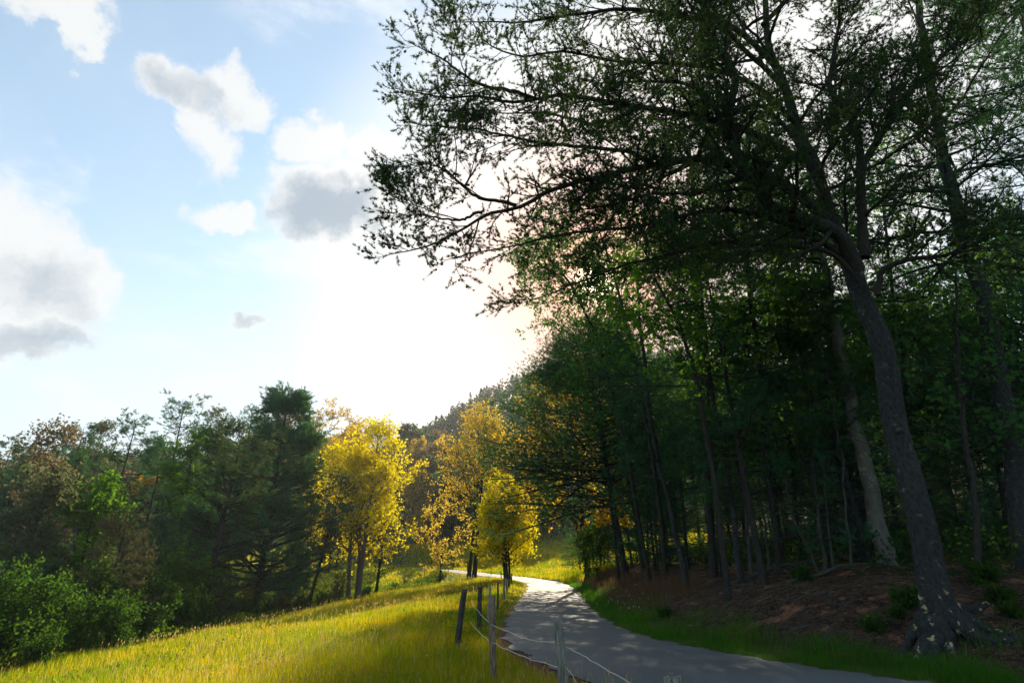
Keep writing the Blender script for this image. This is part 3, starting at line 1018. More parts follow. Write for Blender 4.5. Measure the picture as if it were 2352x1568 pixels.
for row, (Y, n, lo, hi) in enumerate([(153, 20, 560, 1420), (164, 20, 520, 1440), (178, 26, 500, 1440), (196, 26, 450, 1400), (220, 24, 450, 1350), (118, 16, -30, 560), (140, 22, -80, 700), (104, 12, -40, 500), (112, 9, -60, 200)]):
    for i in range(n):
        px = lo+(hi-lo)*(i+rng.uniform(.1, .9))/n
        Yj = Y+rng.uniform(-5, 5)
        p = foot(px, Yj)
        s_, _a, _b = road_coord(p[0], p[1])
        if s_[0] < 9: continue
        k = rng.choice(5, p=[.26, .26, .2, .12, .16])
        if Y < 150 and px < 700: k = rng.choice(5, p=[.05, .3, .15, .35, .15])
        sc = rng.uniform(.75, 1.15)*(1.22 if 148 < Y < 170 else 1.35 if Y > 170 else 1.0)
        row_w = {153: 'first row', 164: 'second row', 178: 'third row', 196: 'upper row', 220: 'top row', 118: 'lower slope', 140: 'upper slope', 104: 'nearest slope', 112: 'low slope'}[Y]
        side = row_w+' '+place(px, [(200, 'behind the far left treeline'), (420, 'behind the flat topped pine'), (640, 'behind the tallest pine'), (780, 'left of the yellow tree'), (950, 'behind the yellow tree'), (1200, 'behind the golden tree'), (3000, 'above the bend of the road')])
        lab = desc[k]
        grp = 'trees of the wooded hillside'
        if first5[k]:
            first5[k] = False
            o = tag(put(hp[k], p, rz=i*2.1, sc=sc), lab, 'tree', grp)
        else:
            o = copy_tree(hp[k], (p[0], p[1], p[2]-.1), rz=i*2.1, sc=sc, label=lab, group=grp)
        COUNTED.append((o, lab, side, px))
        cnt += 1

# distant ridge: one mass of forest
gw = Geo()
rng = np.random.default_rng(5)
for m in range(900):
    x = rng.uniform(-130, 130); y = rng.uniform(255, 440)
    z = h1(x, y)
    hgt = rng.uniform(13, 21); w = rng.uniform(4, 6.5)
    k = 90
    if rng.uniform() < .35:
        v = rng.uniform(0, 1, k); a = rng.uniform(0, 6.28, k); r = (1-v)**.8*w*.75*rng.uniform(.5, 1, k)
        C = np.stack([x+np.cos(a)*r, y+np.sin(a)*r, z+hgt*(.25+.8*v)], 1)
    else:
        d = rng.normal(size=(k, 3)); d /= np.linalg.norm(d, axis=1, keepdims=True); d *= rng.uniform(.6, 1, (k, 1))
        C = np.stack([x+d[:, 0]*w, y+d[:, 1]*w, z+hgt*.62+d[:, 2]*hgt*.36], 1)
    gw.leaves(C, 1.9, rng, up=.6)
fw = obj('distant_forest', gw.mesh('distant_forest'), leaf_mat('distant_foliage', (.03, .045, .018), (.09, .085, .03), (.14, .13, .04), tw=.3, patch=.03))
tag(fw, 'hazy wooded ridge far behind the golden tree', 'forest', kind='stuff')

# ------------------------------------------------------------------ right: the shaded wood on its bank
def limb(pts, sub=5):
    """3-D line through picture points given with their distance Y"""
    return catmull(np.array([at_y(*p) for p in pts]), sub)


def resample(P, n):
    d = np.concatenate([[0], np.cumsum(np.linalg.norm(np.diff(P, axis=0), axis=1))])
    t = np.linspace(0, d[-1], n)
    return np.stack([np.interp(t, d, P[:, k]) for k in range(3)], 1), d[-1]


# the big pine at the roadside
rng = np.random.default_rng(900)
gp = on_ground(2160, 1462)
YT = gp[1]
tp = [(2160, 1462), (2140, 1330), (2110, 1180), (2065, 980), (2020, 800), (1985, 690), (1950, 580), (1905, 480), (1868, 380), (1840, 310), (1800, 200), (1772, 100), (1755, 0), (1745, -160), (1740, -330)]
P = np.array([at_y(x, y, YT) for x, y in tp])
P[0, 2] = gp[2]-.3
P = P+rng.normal(size=P.shape)*np.array([.02, .10, 0])
TR = catmull(P, 5)
nT = len(TR)
zz = TR[:, 2]
Rt = np.interp(zz, [gp[2]-.3, gp[2]+.1, gp[2]+.5, gp[2]+1.4, 8, 10.0, 12, 18, 24], [.45, .39, .335, .30, .265, .24, .19, .12, .05])
big = empty('big_roadside_pine', tuple(gp), 'huge dark pine leaning over the road at right, its roots bare on the bank', 'tree')
BASE = np.array(gp)


def loc(P):
    return np.asarray(P)-BASE


wood = Geo()
k = 26
T = np.gradient(TR, axis=0); T /= np.linalg.norm(T, axis=1, keepdims=True)
A = np.cross(T, [0, 1, 0]); A /= np.linalg.norm(A, axis=1, keepdims=True); B = np.cross(T, A)
ang = np.arange(k)*2*math.pi/k
# fluted butt that melts into the roots
rid = 1+np.interp(zz-gp[2], [-.3, .2, .9, 2], [.38, .28, .07, 0])[:, None]*np.cos(5*ang+.6)[None]+.025*rng.normal(size=(nT, k))
V = TR[:, None]+(A[:, None]*np.cos(ang)[None, :, None]+B[:, None]*np.sin(ang)[None, :, None])*(Rt[:, None]*rid)[..., None]
i = np.arange(nT-1)[:, None]*k; a = np.arange(k)[None]; b = (a+1) % k
wood.add(loc(V).reshape(-1, 3), np.stack([i+a, i+b, i+k+b, i+k+a], -1).reshape(-1, 4))
def big_bark(N, tcn, geo):
    c, h, r = bark_build((.008, .010, .010), (.060, .062, .058), (.15, .15, .12), 4.5, .60)(N, tcn, geo)
    P = tcn.outputs['Object']
    sp = N.new('ShaderNodeSeparateXYZ'); N.l.new(P, sp.inputs[0])
    m = N.math('MULTIPLY', N.maprange(N.noise(P, 5.5, 4, .6), .60, .64), N.maprange(sp.outputs['Z'], 1.15, .75))
    return N.mix(m, c, (.42, .34, .19)), N.math('MULTIPLY', h, N.math('SUBTRACT', 1.0, N.math('MULTIPLY', m, .6))), r


B_big = surf('scaly_bark_with_lichen', big_bark, bump=(1.0, .08), spec=.15)
obj('trunk', wood.mesh('trunk', True), B_big, big)
# knots and sawn branch scars on the trunk
for (px, py, r) in [(2044, 838, .09), (2075, 985, .055)]:
    c = at_y(px, py, YT-.33)
    gk = Geo()
    th = np.linspace(0, 1, 5)
    gk.tubes(loc(np.array([c+np.array([0, .16-.12*t, .0]) for t in th])), np.array([r*1.5, r*1.3, r*1.1, r, r*.35]), 10)
    obj('branch_scar', gk.mesh('branch_scar', True), B_pale, big)
# surface roots
roots = [(-2.7, 1.3, .22), (-2.2, 1.7, .15), (-1.7, 1.1, .15), (-1.15, 1.9, .22), (-.75, 1.2, .13), (-.35, 2.4, .15), (.1, 3.2, .13), (2.9, 1.6, .12), (3.3, 1.1, .12), (-2.9, 1.7, .09)]
for (an, L, r) in roots:
    n = 12
    pts = []
    x, y, d = gp[0]+math.cos(an)*.25, gp[1]+math.sin(an)*.25, an
    for q_ in range(n):
        f = q_/(n-1)
        z = h1(x, y)+max(0, .42*(1-f*3.2))+.04-.12*f*f
        pts.append((x, y, z))
        d += rng.normal()*.22
        x += math.cos(d)*L/n; y += math.sin(d)*L/n
    gk = Geo()
    gk.tubes(loc(catmull(np.array(pts), 3)), np.interp(np.linspace(0, 1, (n-1)*3+1), [0, .3, 1], [r*1.25, r*.8, .015])*(1+.12*rng.normal(size=(n-1)*3+1)), 8)
    obj('root', gk.mesh('root', True), B_big, big)

limbs_def = [
    ([(1970, 620, 13.4), (1925, 540, 13.1), (1860, 510, 12.8), (1780, 480, 12.5), (1712, 400, 12.2), (1680, 330, 12.0), (1664, 280, 11.9), (1692, 180, 11.9), (1650, 90, 11.7), (1600, 20, 11.4), (1560, -60, 11)], .20),
    ([(1935, 560, 13.4), (1880, 490, 13.1), (1830, 440, 12.8), (1750, 405, 12.4), (1644, 362, 12.0), (1500, 375, 11.5), (1367, 405, 11), (1257, 435, 10.7), (1186, 472, 10.5), (1107, 488, 10.3), (989, 554, 10.1), (872, 578, 9.9)], .13),
    ([(1868, 385, 13.4), (1760, 320, 12.8), (1640, 275, 12.2), (1476, 246, 11.5), (1318, 217, 11), (1235, 224, 10.6), (1169, 228, 10.4), (1107, 215, 10.2), (1006, 215, 10), (890, 190, 9.8)], .11),
    ([(1790, 160, 13.4), (1680, 60, 12.6), (1560, 30, 12), (1450, 15, 11.6), (1323, 26, 11.2), (1190, 42, 10.7), (1110, 38, 10.4), (1030, 42, 10.1)], .09),
    ([(1940, 590, 13.4), (1830, 520, 13), (1664, 470, 12.4), (1560, 490, 12), (1454, 514, 11.6), (1340, 528, 11.2), (1256, 538, 10.9), (1169, 560, 10.6), (1080, 572, 10.4), (1010, 586, 10.2)], .08),
    ([(1975, 650, 13.5), (1897, 577, 13.2), (1752, 565, 12.8), (1631, 560, 12.5), (1530, 588, 12.2), (1430, 615, 12), (1329, 650, 11.8), (1228, 685, 11.6), (1150, 690, 11.4)], .065),
    ([(1500, 376, 11.5), (1432, 343, 11.2), (1256, 325, 10.7), (1125, 299, 10.4), (1037, 286, 10.2), (902, 264, 9.9)], .055),
    ([(1235, 224, 10.6), (1170, 205, 10.4), (1107, 188, 10.2), (1006, 136, 10), (950, 112, 9.9), (905, 92, 9.8)], .05),
    ([(1186, 472, 10.5), (1107, 455, 10.3), (1037, 408, 10.1), (949, 380, 10), (893, 378, 9.9)], .04),
    ([(1107, 488, 10.3), (1040, 505, 10.1), (960, 498, 10), (872, 482, 9.9)], .03),
    ([(1832, 290, 13.4), (1740, 200, 12.7), (1600, 150, 12), (1420, 140, 11.4), (1290, 120, 11), (1190, 130, 10.7), (1100, 90, 10.4), (1050, 0, 10.2)], .075),
    ([(1800, 200, 13.4), (1690, 90, 12.4), (1560, -40, 11.4), (1420, -90, 10.6), (1340, -80, 10.2)], .08),
    ([(1985, 590, 13.5), (1978, 487, 13.4), (1976, 390, 13.3), (1998, 350, 13.2), (2057, 256, 13), (2103, 195, 12.9), (2160, 130, 12.8), (2240, 40, 12.6), (2300, -60, 12.4)], .14),
    ([(1976, 400, 13.3), (1972, 300, 13.1), (1946, 251, 13), (1908, 205, 12.8), (1913, 128, 12.6), (1929, 26, 12.4), (1920, -80, 12.2)], .11),
    ([(2016, 680, 13.5), (2026, 625, 13.3), (2088, 600, 12.9), (2190, 579, 12.4), (2293, 538, 12), (2380, 500, 11.7)], .08),
    ([(1664, 290, 11.9), (1600, 200, 11.6), (1500, 180, 11.2), (1380, 190, 10.9), (1300, 165, 10.7)], .06),
    ([(1712, 400, 12.2), (1600, 440, 11.9), (1500, 440, 11.6), (1380, 465, 11.3), (1280, 480, 11), (1200, 510, 10.8)], .05),
    ([(1750, 60, 13.4), (1850, -30, 12.8), (1980, -60, 12.2), (2120, -40, 11.6), (2250, 20, 11.2)], .08),
    ([(1476, 246, 11.5), (1380, 285, 11.2), (1270, 272, 10.9), (1150, 262, 10.6), (1060, 248, 10.4)], .045),
    ([(1900, 470, 13.4), (1830, 330, 12.8), (1760, 250, 12.3), (1700, 250, 11.8), (1560, 300, 11.3), (1430, 300, 11)], .07),
]
LG, NG, CG = Geo(), Geo(), []
up0 = int(np.argmax(TR[:, 2] > gp[2]+9.5))
AU, AR, _ = sprout(TR[up0:], Rt[up0:], 22, rng, .0, .9, lambda t: rng.uniform(4.0, 6.5, t.shape)*(1.1-.5*t), 76, 24, .05, .35, .22, jit=10)
AU = [(p_, .07*np.linspace(1, .12, 24)+.005) for p_ in AU if not (p_[-1][0]/p_[-1][1] < .12)]
for li, (pts, r) in enumerate(limbs_def+AU):
    if li >= len(limbs_def):
        L_, length = resample(pts, 40); pts = [(0, 0)]; r = .06
    else:
     pts = [(px_+22*min(1, max(0, (1100-px_)/220)), py_, Y_) for px_, py_, Y_ in pts]
     L_, length = resample(limb(pts), 40)
    L_ = L_+np.cumsum(rng.normal(size=L_.shape)*.012, axis=0)
    R_ = r*np.linspace(1, .03, 40)**.9+.004
    LG.tubes(loc(L_), R_, 7)
    left = pts[-1][0] < pts[0][0]-250
    left = pts[-1][0] < pts[0][0]-250
    n2 = int(length*4.2)
    PM, RM, _ = sprout(L_, R_, max(2, int(length*.9)), rng, .10, .62 if left else .92, lambda t: 2.1*(1.2-.95*t), 46, 14, .07, .3, .42, flat=.2)
    LG.tubes(loc(PM), np.maximum(RM, .009), 5)
    PN, RN, _ = sprout(PM, RM, 8, rng, .2, 1.0, lambda t: .95*(1.2-.7*t), 48, 7, .13, .25, .55, flat=.3)
    P2, R2, t2 = sprout(L_, R_, n2, rng, .30, 1.0, lambda t: 1.3*(1.25-.95*t)+.12, 48, 7, .12, .2, .55, flat=.6)
    P2 = np.concatenate([P2, PN]); R2 = np.concatenate([R2, RN])
    P2, R2 = clumped(P2, R2, rng, .80 if left else .96, .55)
    P3, R3, _ = sprout(P2, R2, 7, rng, .15, 1.0, lambda t: .52*(1.2-.6*t), 46, 4, .14, .25, .6, flat=.3)
    LG.tubes(loc(P2), np.maximum(R2, .006), 4); LG.tubes(loc(P3), np.maximum(R3*.8, .0035), 3)
    # needle tufts along the outer twigs and at their tips
    for Q, n in ((P3, 6), (P2[:, 2:], 5)):
        tt = np.concatenate([rng.uniform(.25, .95, (len(Q), n-1)), np.full((len(Q), 1), .99)], axis=1)
        C, T = interp_poly(Q, tt)
        NG.tufts(loc(C).reshape(-1, 3), (T+np.array([0, 0, .3])).reshape(-1, 3), .085, 10, .0135, rng, spread=1.0)
    sel = rng.uniform(size=len(P3)) < .40
    C, T = interp_poly(P3[sel], rng.uniform(.1, .7, (sel.sum(), 1)))
    CG.append(C.reshape(-1, 3)+np.array([0, 0, -.03]))
obj('limbs', LG.mesh('limbs', True), B_dark, big)
obj('needles', NG.mesh('needles'), leaf_mat('near_pine_needles', (.012, .036, .020), (.040, .090, .034), (.12, .20, .04), tw=.4), big)
CG = np.concatenate(CG)
# the hundred cones that stand out against the sky on the left are parts of their own, the rest one part
u_ = CG[:, 0]/CG[:, 1]
order = np.argsort(u_)
cone = Geo(); cone.balls(np.zeros((1, 3)), .027, np.random.default_rng(1))
cone_me = cone.mesh('pine_cone', True); cone_me.materials.append(L_cone)
for j in order[:100]:
    c = obj('pine_cone', cone_me, None, big)
    c.location = tuple(CG[j]-BASE)
    c.rotation_euler = (rng.uniform(-.8, .8), rng.uniform(-.8, .8), rng.uniform(0, 6))
    s = rng.uniform(.8, 1.25); c.scale = (s, s, s)
rest = Geo(); rest.balls(loc(CG[order[100:]]), rng.uniform(.020, .031, len(order)-100), rng)
tag(obj('pine_cones', rest.mesh('pine_cones', True), L_cone, big), kind='stuff')
# a dead pale stick on the trunk
gk = Geo(); gk.tubes(loc(limb([(2052, 1046, YT-.1), (2010, 1025, YT-.5), (1975, 1012, YT-.8), (1935, 1002, YT-1.1)])), np.linspace(.022, .006, 16), 5)
obj('dead_branch', gk.mesh('dead_branch', True), B_pale, big)

# second tall pine further right
def drawn_tree(name, label, pts, radii, limbs_px, seed, bark, leafmat, kind='pine', ls=.12, n2f=3.0, len2=1.6, nt=8, tl=.10, tw=.012, cat='tree'):
    """a tree whose trunk and main limbs follow given lines"""
    rng = np.random.default_rng(seed)
    P0 = np.array([at_y(*p) for p in pts])
    g0 = h1(P0[0, 0], P0[0, 1])
    P0[0, 2] = min(P0[0, 2], g0-.15)
    base = np.array((P0[0, 0], P0[0, 1], g0))
    t = empty(name, tuple(base), label, cat)
    TRc = catmull(P0, 5)
    Rc = np.interp(np.linspace(0, 1, len(TRc)), np.linspace(0, 1, len(radii)), radii)*(1+.03*rng.normal(size=len(TRc)))
    w = Geo(); w.tubes(TRc-base, Rc, 14)
    obj('trunk', w.mesh('trunk', True), bark, t)
    lg, cg = Geo(), Geo()
    allL = []
    for (lp, r) in limbs_px:
        L_, length = resample(limb(lp), 24)
        L_ = L_+np.cumsum(rng.normal(size=L_.shape)*.012, axis=0)
        allL.append((L_, r*np.linspace(1, .12, 24)+.005, length))
    for L_, R_, length in allL:
        lg.tubes(L_-base, R_, 6)
        P2, R2, _ = sprout(L_, R_, max(4, int(length*n2f)), rng, .2, 1, lambda t: len2*(1.2-.7*t), 48, 6, .14, .25, .55, flat=.3)
        P3, R3, _ = sprout(P2, R2, 7, rng, .15, 1, lambda t: len2*.36*(1.2-.6*t), 46, 4, .15, .2, .6, flat=.2)
        lg.tubes(P2-base, np.maximum(R2, .006), 4); lg.tubes(P3-base, np.maximum(R3, .004), 3)
        if kind == 'pine':
            for Q, n in ((P3, 5), (P2[:, 2:], 4)):
                C, T = interp_poly(Q, rng.uniform(.25, 1, (len(Q), n)))
                cg.tufts((C-base).reshape(-1, 3), (T+np.array([0, 0, .3])).reshape(-1, 3), tl, nt, tw, rng)
        else:
            C, T = interp_poly(P3, rng.uniform(.2, 1, (len(P3), 3)))
            C = C.reshape(-1, 3)+rng.normal(size=(C.size//3, 3))*.08
            cg.lobed(C-base, ls, rng)
    obj('limbs', lg.mesh('limbs', True), B_dark, t)
    obj('needles' if kind == 'pine' else 'leaves', cg.mesh('crown'), leafmat, t)
    return t


def auto_limbs(pts, n, seed, L=(3, 5), t0=.35, rise=.2, r=.06, dy=-1.0, spread=1.0):
    """extra limbs leaving a drawn trunk at random heights (given back as 3-D lines)"""
    rng = np.random.default_rng(seed)
    P0 = catmull(np.array([at_y(*p) for p in pts]), 6)
    Rr = np.full(len(P0), r/.45)
    P1, R1, _ = sprout(P0, Rr, n, rng, t0, 1, lambda t: rng.uniform(L[0], L[1], t.shape), 78, 8, .12, rise, .45)
    return P1, R1


def forest_tree(name, label, pts, radii, n, seed, bark, leafmat, kind, L, t0, ls=.16, tl=.12, tw=.014, nt=8, len2=1.2, n2=8, n3=5, cat='tree', group=None, dead=0, rise=.2, per=3):
    rng = np.random.default_rng(seed)
    P0 = np.array([at_y(*p) for p in pts])
    g0 = h1(P0[0, 0], P0[0, 1])
    P0[0, 2] = min(P0[0, 2], g0-.15) if abs(P0[0, 2]-g0) < 1.5 else g0-.15
    base = np.array((P0[0, 0], P0[0, 1], g0))
    t = empty(name, tuple(base), label, cat, group)
    TRc = catmull(P0, 6)
    wv_ = np.cumsum(rng.normal(size=(len(TRc), 2)), axis=0)*.035
    TRc[:, :2] += wv_-wv_[0]
    Rc = np.interp(np.linspace(0, 1, len(TRc)), np.linspace(0, 1, len(radii)), radii)
    w = Geo(); w.tubes(TRc-base, Rc, 10)
    obj('trunk', w.mesh('trunk', True), bark, t)
    lg, cg = Geo(), Geo()
    P1, R1, _ = sprout(TRc, Rc, n, rng, t0, 1, lambda t: rng.uniform(L[0], L[1], t.shape)*(1.15-.5*t), 76, 8, .12, rise, .3)
    P2, R2, _ = sprout(P1, R1, n2, rng, .2, 1, lambda t: len2*(1.2-.7*t), 48, 5, .14, .2, .55, flat=.4)
    P3, R3, _ = sprout(P2, R2, n3, rng, .15, 1, lambda t: len2*.4*(1.2-.6*t), 46, 3, .15, .2, .6, flat=.3)
    lg.tubes(P1-base, np.maximum(R1, .01), 5); lg.tubes(P2-base, np.maximum(R2, .006), 3); lg.tubes(P3-base, np.maximum(R3, .004), 3)
    if dead:
        Pd, Rd, _ = sprout(TRc, Rc, dead, rng, .1, t0+.1, lambda t: rng.uniform(.8, 2.2, t.shape), 75, 6, .16, -.1, .13)
        Pe, Re, _ = sprout(Pd, Rd, 4, rng, .3, .95, .6, 50, 4, .2, 0, .6)
        lg.tubes(Pd-base, np.maximum(Rd, .007), 4); lg.tubes(Pe-base, np.maximum(Re, .004), 3)
    if kind == 'pine':
        for Q, q_ in ((P3, per), (P2[:, 1:], per)):
            C, T = interp_poly(Q, rng.uniform(.25, 1, (len(Q), q_)))
            cg.tufts((C-base).reshape(-1, 3), (T+np.array([0, 0, .3])).reshape(-1, 3), tl, nt, tw, rng)
    else:
        C, T = interp_poly(P3, rng.uniform(.2, 1, (len(P3), per)))
        C = C.reshape(-1, 3)+rng.normal(size=(C.size//3, 3))*.1
        cg.lobed(C-base, ls, rng)
    obj('branches', lg.mesh('branches', True), bark if dead else B_dark, t)
    obj('needles' if kind == 'pine' else 'leaves', cg.mesh('crown'), leafmat, t)
    return t


forest_tree('tall_pine', 'tall straight dark pine behind and right of the huge roadside pine', [(2345, 1290, 17.5), (2318, 1000, 17.5), (2267, 717, 17.5), (2242, 615, 17.5), (2201, 461, 17.5), (2180, 359, 17.5), (2160, 231, 17.5), (2134, 77, 17.5), (2115, -60, 17.5), (2080, -260, 17.5)],
            [.28, .25, .23, .21, .18, .14, .08], 56, 911, B_pine, L_pine, 'pine', (3.0, 5.5), .34, len2=1.7, n2=11, n3=6, tl=.15, tw=.022, per=4)
# grey smooth barked tree on top of the bank
gg = on_ground(2040, 1300)
forest_tree('grey_barked_tree', 'tree with pale smooth grey bark on the bank top, left of the huge pine', [(2042, 1305, gg[1]), (2010, 1180, gg[1]), (1975, 1020, gg[1]), (1940, 880, gg[1]), (1895, 730, gg[1]), (1875, 640, gg[1]-.4), (1840, 560, gg[1]-.8), (1835, 440, gg[1]-.8), (1800, 300, gg[1]-1)],
            [.36, .27, .25, .22, .17, .13, .09, .05], 30, 912, B_grey, L_dark, 'leaf', (2.5, 4.5), .45, ls=.15, len2=1.4, n2=7, n3=5, rise=.35)

# trunks that can be told apart along the top of the bank: foot (px, py), picture point higher up, radius, kind
named = [
    (1580, 1352, 1478, 930, .16, 'pine', B_pine, 'dark pine trunk leaning left towards the road, nearest the road on the bank'),
    (1472, 1288, 1425, 960, .17, 'pine', B_dark, 'dark pine trunk at the far end of the bank, above the dry brown grass'),
    (1660, 1325, 1625, 850, .15, 'pine', B_pine, 'straight dark trunk in the middle of the bank, left of a close pair'),
    (1706, 1342, 1650, 900, .15, 'pine', B_pine, 'thicker left trunk of the close pair in the middle of the bank'),
    (1728, 1330, 1672, 930, .09, 'leaf', B_pale, 'thin crooked pale trunk of the close pair in the middle of the bank'),
    (1640, 1308, 1600, 1000, .06, 'leaf', B_pale, 'very thin pale sapling trunk just left of the straight dark trunk'),
    (1768, 1310, 1730, 950, .07, 'leaf', B_pale, 'thin pale sapling, right of the close pair of trunks'),
    (1880, 1310, 1810, 1130, .07, 'leaf', B_pale, 'slanting pale sapling before the dead logs on the bank'),
    (1895, 1308, 1850, 880, .09, 'pine', B_pale, 'left pale slender pine in the middle of the dark wood'),
    (1912, 1305, 1868, 900, .06, 'leaf', B_pale, 'pale sapling touching the left pale slender pine'),
    (1955, 1303, 1918, 980, .06, 'leaf', B_pale, 'pale sapling halfway between the slender pine and the grey tree'),
    (2212, 1270, 2170, 900, .07, 'leaf', B_pale, 'thin dim sapling behind the trunk of the huge pine'),
    (2325, 1250, 2290, 950, .09, 'leaf', B_pale, 'dim slender trunk near the right picture edge behind the bank'),
    (1540, 1300, 1490, 900, .11, 'pine', B_dark, 'slim dark trunk between the far end pine and the leaning pine'),
    (2270, 1262, 2225, 930, .06, 'leaf', B_pale, 'bare thin sapling left of the dim slender trunk at right'),
]
for i, (bx, by, ux, uy, r, kd, bk, lab) in enumerate(named):
    g0 = on_ground(bx, by)
    Y = g0[1]
    # continue the line upwards
    sl = (ux-bx)/(uy-by)
    tops = []
    Ht = 17 if kd == 'pine' else 11
    for z in (0, Ht*.2, Ht*.4, Ht*.6, Ht*.8, Ht):
        # picture row of that height at this distance
        c, s = math.cos(PITCH), math.sin(PITCH)
        dz = g0[2]+z-EYE
        f = Y*c+dz*s; up = -Y*s+dz*c
        py = 784-1307*up/f
        vs = (ux-1176)/(uy+2626-0)
        qx = bx+sl*(py-by) if py > uy else ux+vs*(py-uy)
        tops.append((qx, py, Y))
    forest_tree('slender_pine' if kd == 'pine' else 'sapling', lab, tops, [r*.85, r*.66, r*.62, r*.52, r*.4, r*.2], 34 if kd == 'pine' else 22, 1000+i, bk, L_pine if kd == 'pine' else L_dark, kd, (1.5, 3.0) if kd == 'pine' else (1.2, 2.4), (.26 if kd == 'pine' else .35),
                ls=.15, len2=1.0, n2=7, n3=5, dead=16, per=3, tl=.16, tw=.018)

# the dark conifer and the golden tree behind it at the far end of the wood
p = foot(1440, 44)
put(conifer(931, H=top_height(1330, 770, p), W=10.5, cb=.27, r0=.22, n1=170, n2=16, n3=4, ck=.92, tl=.22, nt=8, tw=.022, shape='cone', ang=80, rise=.15, irregular=.2, tufts=5, name='hemlock',
            label='large dark hemlock with drooping boughs at the far end of the wood, over the road', lean=.0), p, tilt=(0, -.12))
p = foot(1352, 60)
put(broadleaf(932, H=top_height(1290, 850, p), W=8.2, cb=.18, r0=.26, n1=50, n2=10, n3=6, nl=4, ls=.30, ck=.65, leaf=L_amber, bark=B_dark, name='overhanging_golden_tree', shape='egg', ang=62, rise=.2, twig=1.2,
              label='golden leaved tree overhanging the road, glowing behind the dark hemlock'), p, tilt=(0, -.1))
p = foot(1372, 55)
put(broadleaf(933, H=3.6, W=2.0, cb=.1, r0=.06, n1=24, n2=7, n3=4, nl=7, ls=.18, leaf=L_bright, bark=B_dark, name='roadside_bush', shape='round', cat='bush',
              label='rounded green bush where the wood ends beside the road'), p)

# leafy branches of a maple in front of the wood
mp = foot(1655, 21)
forest_tree('leafy_maple', 'young maple with broad bright green leaves in front of the dark wood', [(1668, 1345, 21.0), (1640, 1100, 21), (1600, 880, 20.8), (1560, 740, 20.5), (1520, 650, 20.2), (1500, 560, 20)],
            [.10, .09, .07, .05, .03], 34, 941, B_dark, L_maple, 'leaf', (2.2, 4.2), .42, ls=.19, len2=1.3, n2=7, n3=4, per=2, rise=.1)
forest_tree('leafy_maple', 'second young maple, its bright leaves right of the first before the dark trunks', [(1790, 1320, 22.5), (1765, 1100, 22.5), (1740, 900, 22.3), (1720, 760, 22), (1700, 640, 22), (1690, 520, 22)],
            [.11, .10, .08, .06, .03], 34, 942, B_dark, L_maple, 'leaf', (2.2, 4.0), .42, ls=.18, len2=1.3, n2=7, n3=4, per=2, rise=.1)
forest_tree('leafy_maple', 'young maple with green leaves at the right picture edge behind the huge pine', [(2240, 1330, 16.5), (2235, 1100, 16.5), (2225, 900, 16.5), (2220, 740, 16.5), (2210, 600, 16.5)],
            [.09, .08, .07, .05, .03], 30, 943, B_dark, L_dark, 'leaf', (1.8, 3.2), .3, ls=.15, len2=1.2, n2=7, n3=4, per=2, rise=.1)

tall = [
    ('leaf', [(1490, 1300, 33), (1440, 1040, 33), (1385, 820, 33), (1325, 680, 32.5), (1270, 600, 32), (1230, 560, 31.5)], .15, 'leaning leafy tree at the wood edge, its thin crown reaching into the bright sky', 60, (2.5, 5.0), .42),
    ('pine', [(1640, 1315, 27), (1618, 1000, 27), (1603, 760, 27), (1590, 560, 27), (1578, 420, 27), (1570, 300, 27)], .22, 'tall pine behind the middle of the bank, its boughs reaching left to the sun', 54, (3, 7.0), .34),
    ('pine', [(1800, 1305, 26), (1765, 1000, 26), (1735, 760, 26), (1712, 560, 26), (1690, 400, 26), (1675, 250, 26)], .20, 'tall pine in the wood behind the close pair of trunks', 36, (2.5, 4.5), .38),
    ('leaf', [(1530, 1300, 32), (1500, 1050, 32), (1460, 850, 32), (1425, 700, 31.5), (1395, 600, 31), (1370, 520, 31)], .17, 'tall leafy tree at the front of the wood, thin crown in front of the sun', 52, (3, 6.5), .36),
    ('pine', [(1905, 1300, 27), (1870, 1000, 27), (1835, 760, 27), (1805, 560, 27), (1785, 400, 27), (1765, 250, 27)], .18, 'tall pine seen through the fork of the huge pine', 32, (2.5, 4.5), .4),
    ('leaf', [(2120, 1290, 24), (2090, 1000, 24), (2065, 760, 24), (2045, 560, 24), (2030, 400, 24)], .15, 'leafy tree directly behind the trunk of the huge pine', 36, (2.5, 4.5), .35),
    ('pine', [(2440, 1290, 19), (2420, 1000, 19), (2395, 700, 19), (2370, 400, 19), (2350, 100, 19), (2330, -100, 19)], .25, 'dark dense pine filling the upper right corner of the picture', 95, (3, 6), .2),
    ('leaf', [(1420, 1290, 42), (1400, 1080, 42), (1372, 930, 42), (1345, 800, 42), (1325, 720, 42)], .15, 'slim leafy tree above the hemlock, reaching over the road below the sun', 40, (2.5, 5.0), .4),
]
for i, (kd, pts, r, lab, n, LL, t0) in enumerate(tall):
    forest_tree('tall_pine' if kd == 'pine' else 'tall_leafy_tree', lab, pts, [r*.8, r*.66, r*.6, r*.5, r*.4, r*.2], n, 1100+i, B_dark, L_pine if kd == 'pine' else L_dark, kd, LL, t0*.8,
                ls=.17, len2=1.5, n2=7, n3=5, dead=12, per=3, tl=.18, tw=.024, rise=.25)

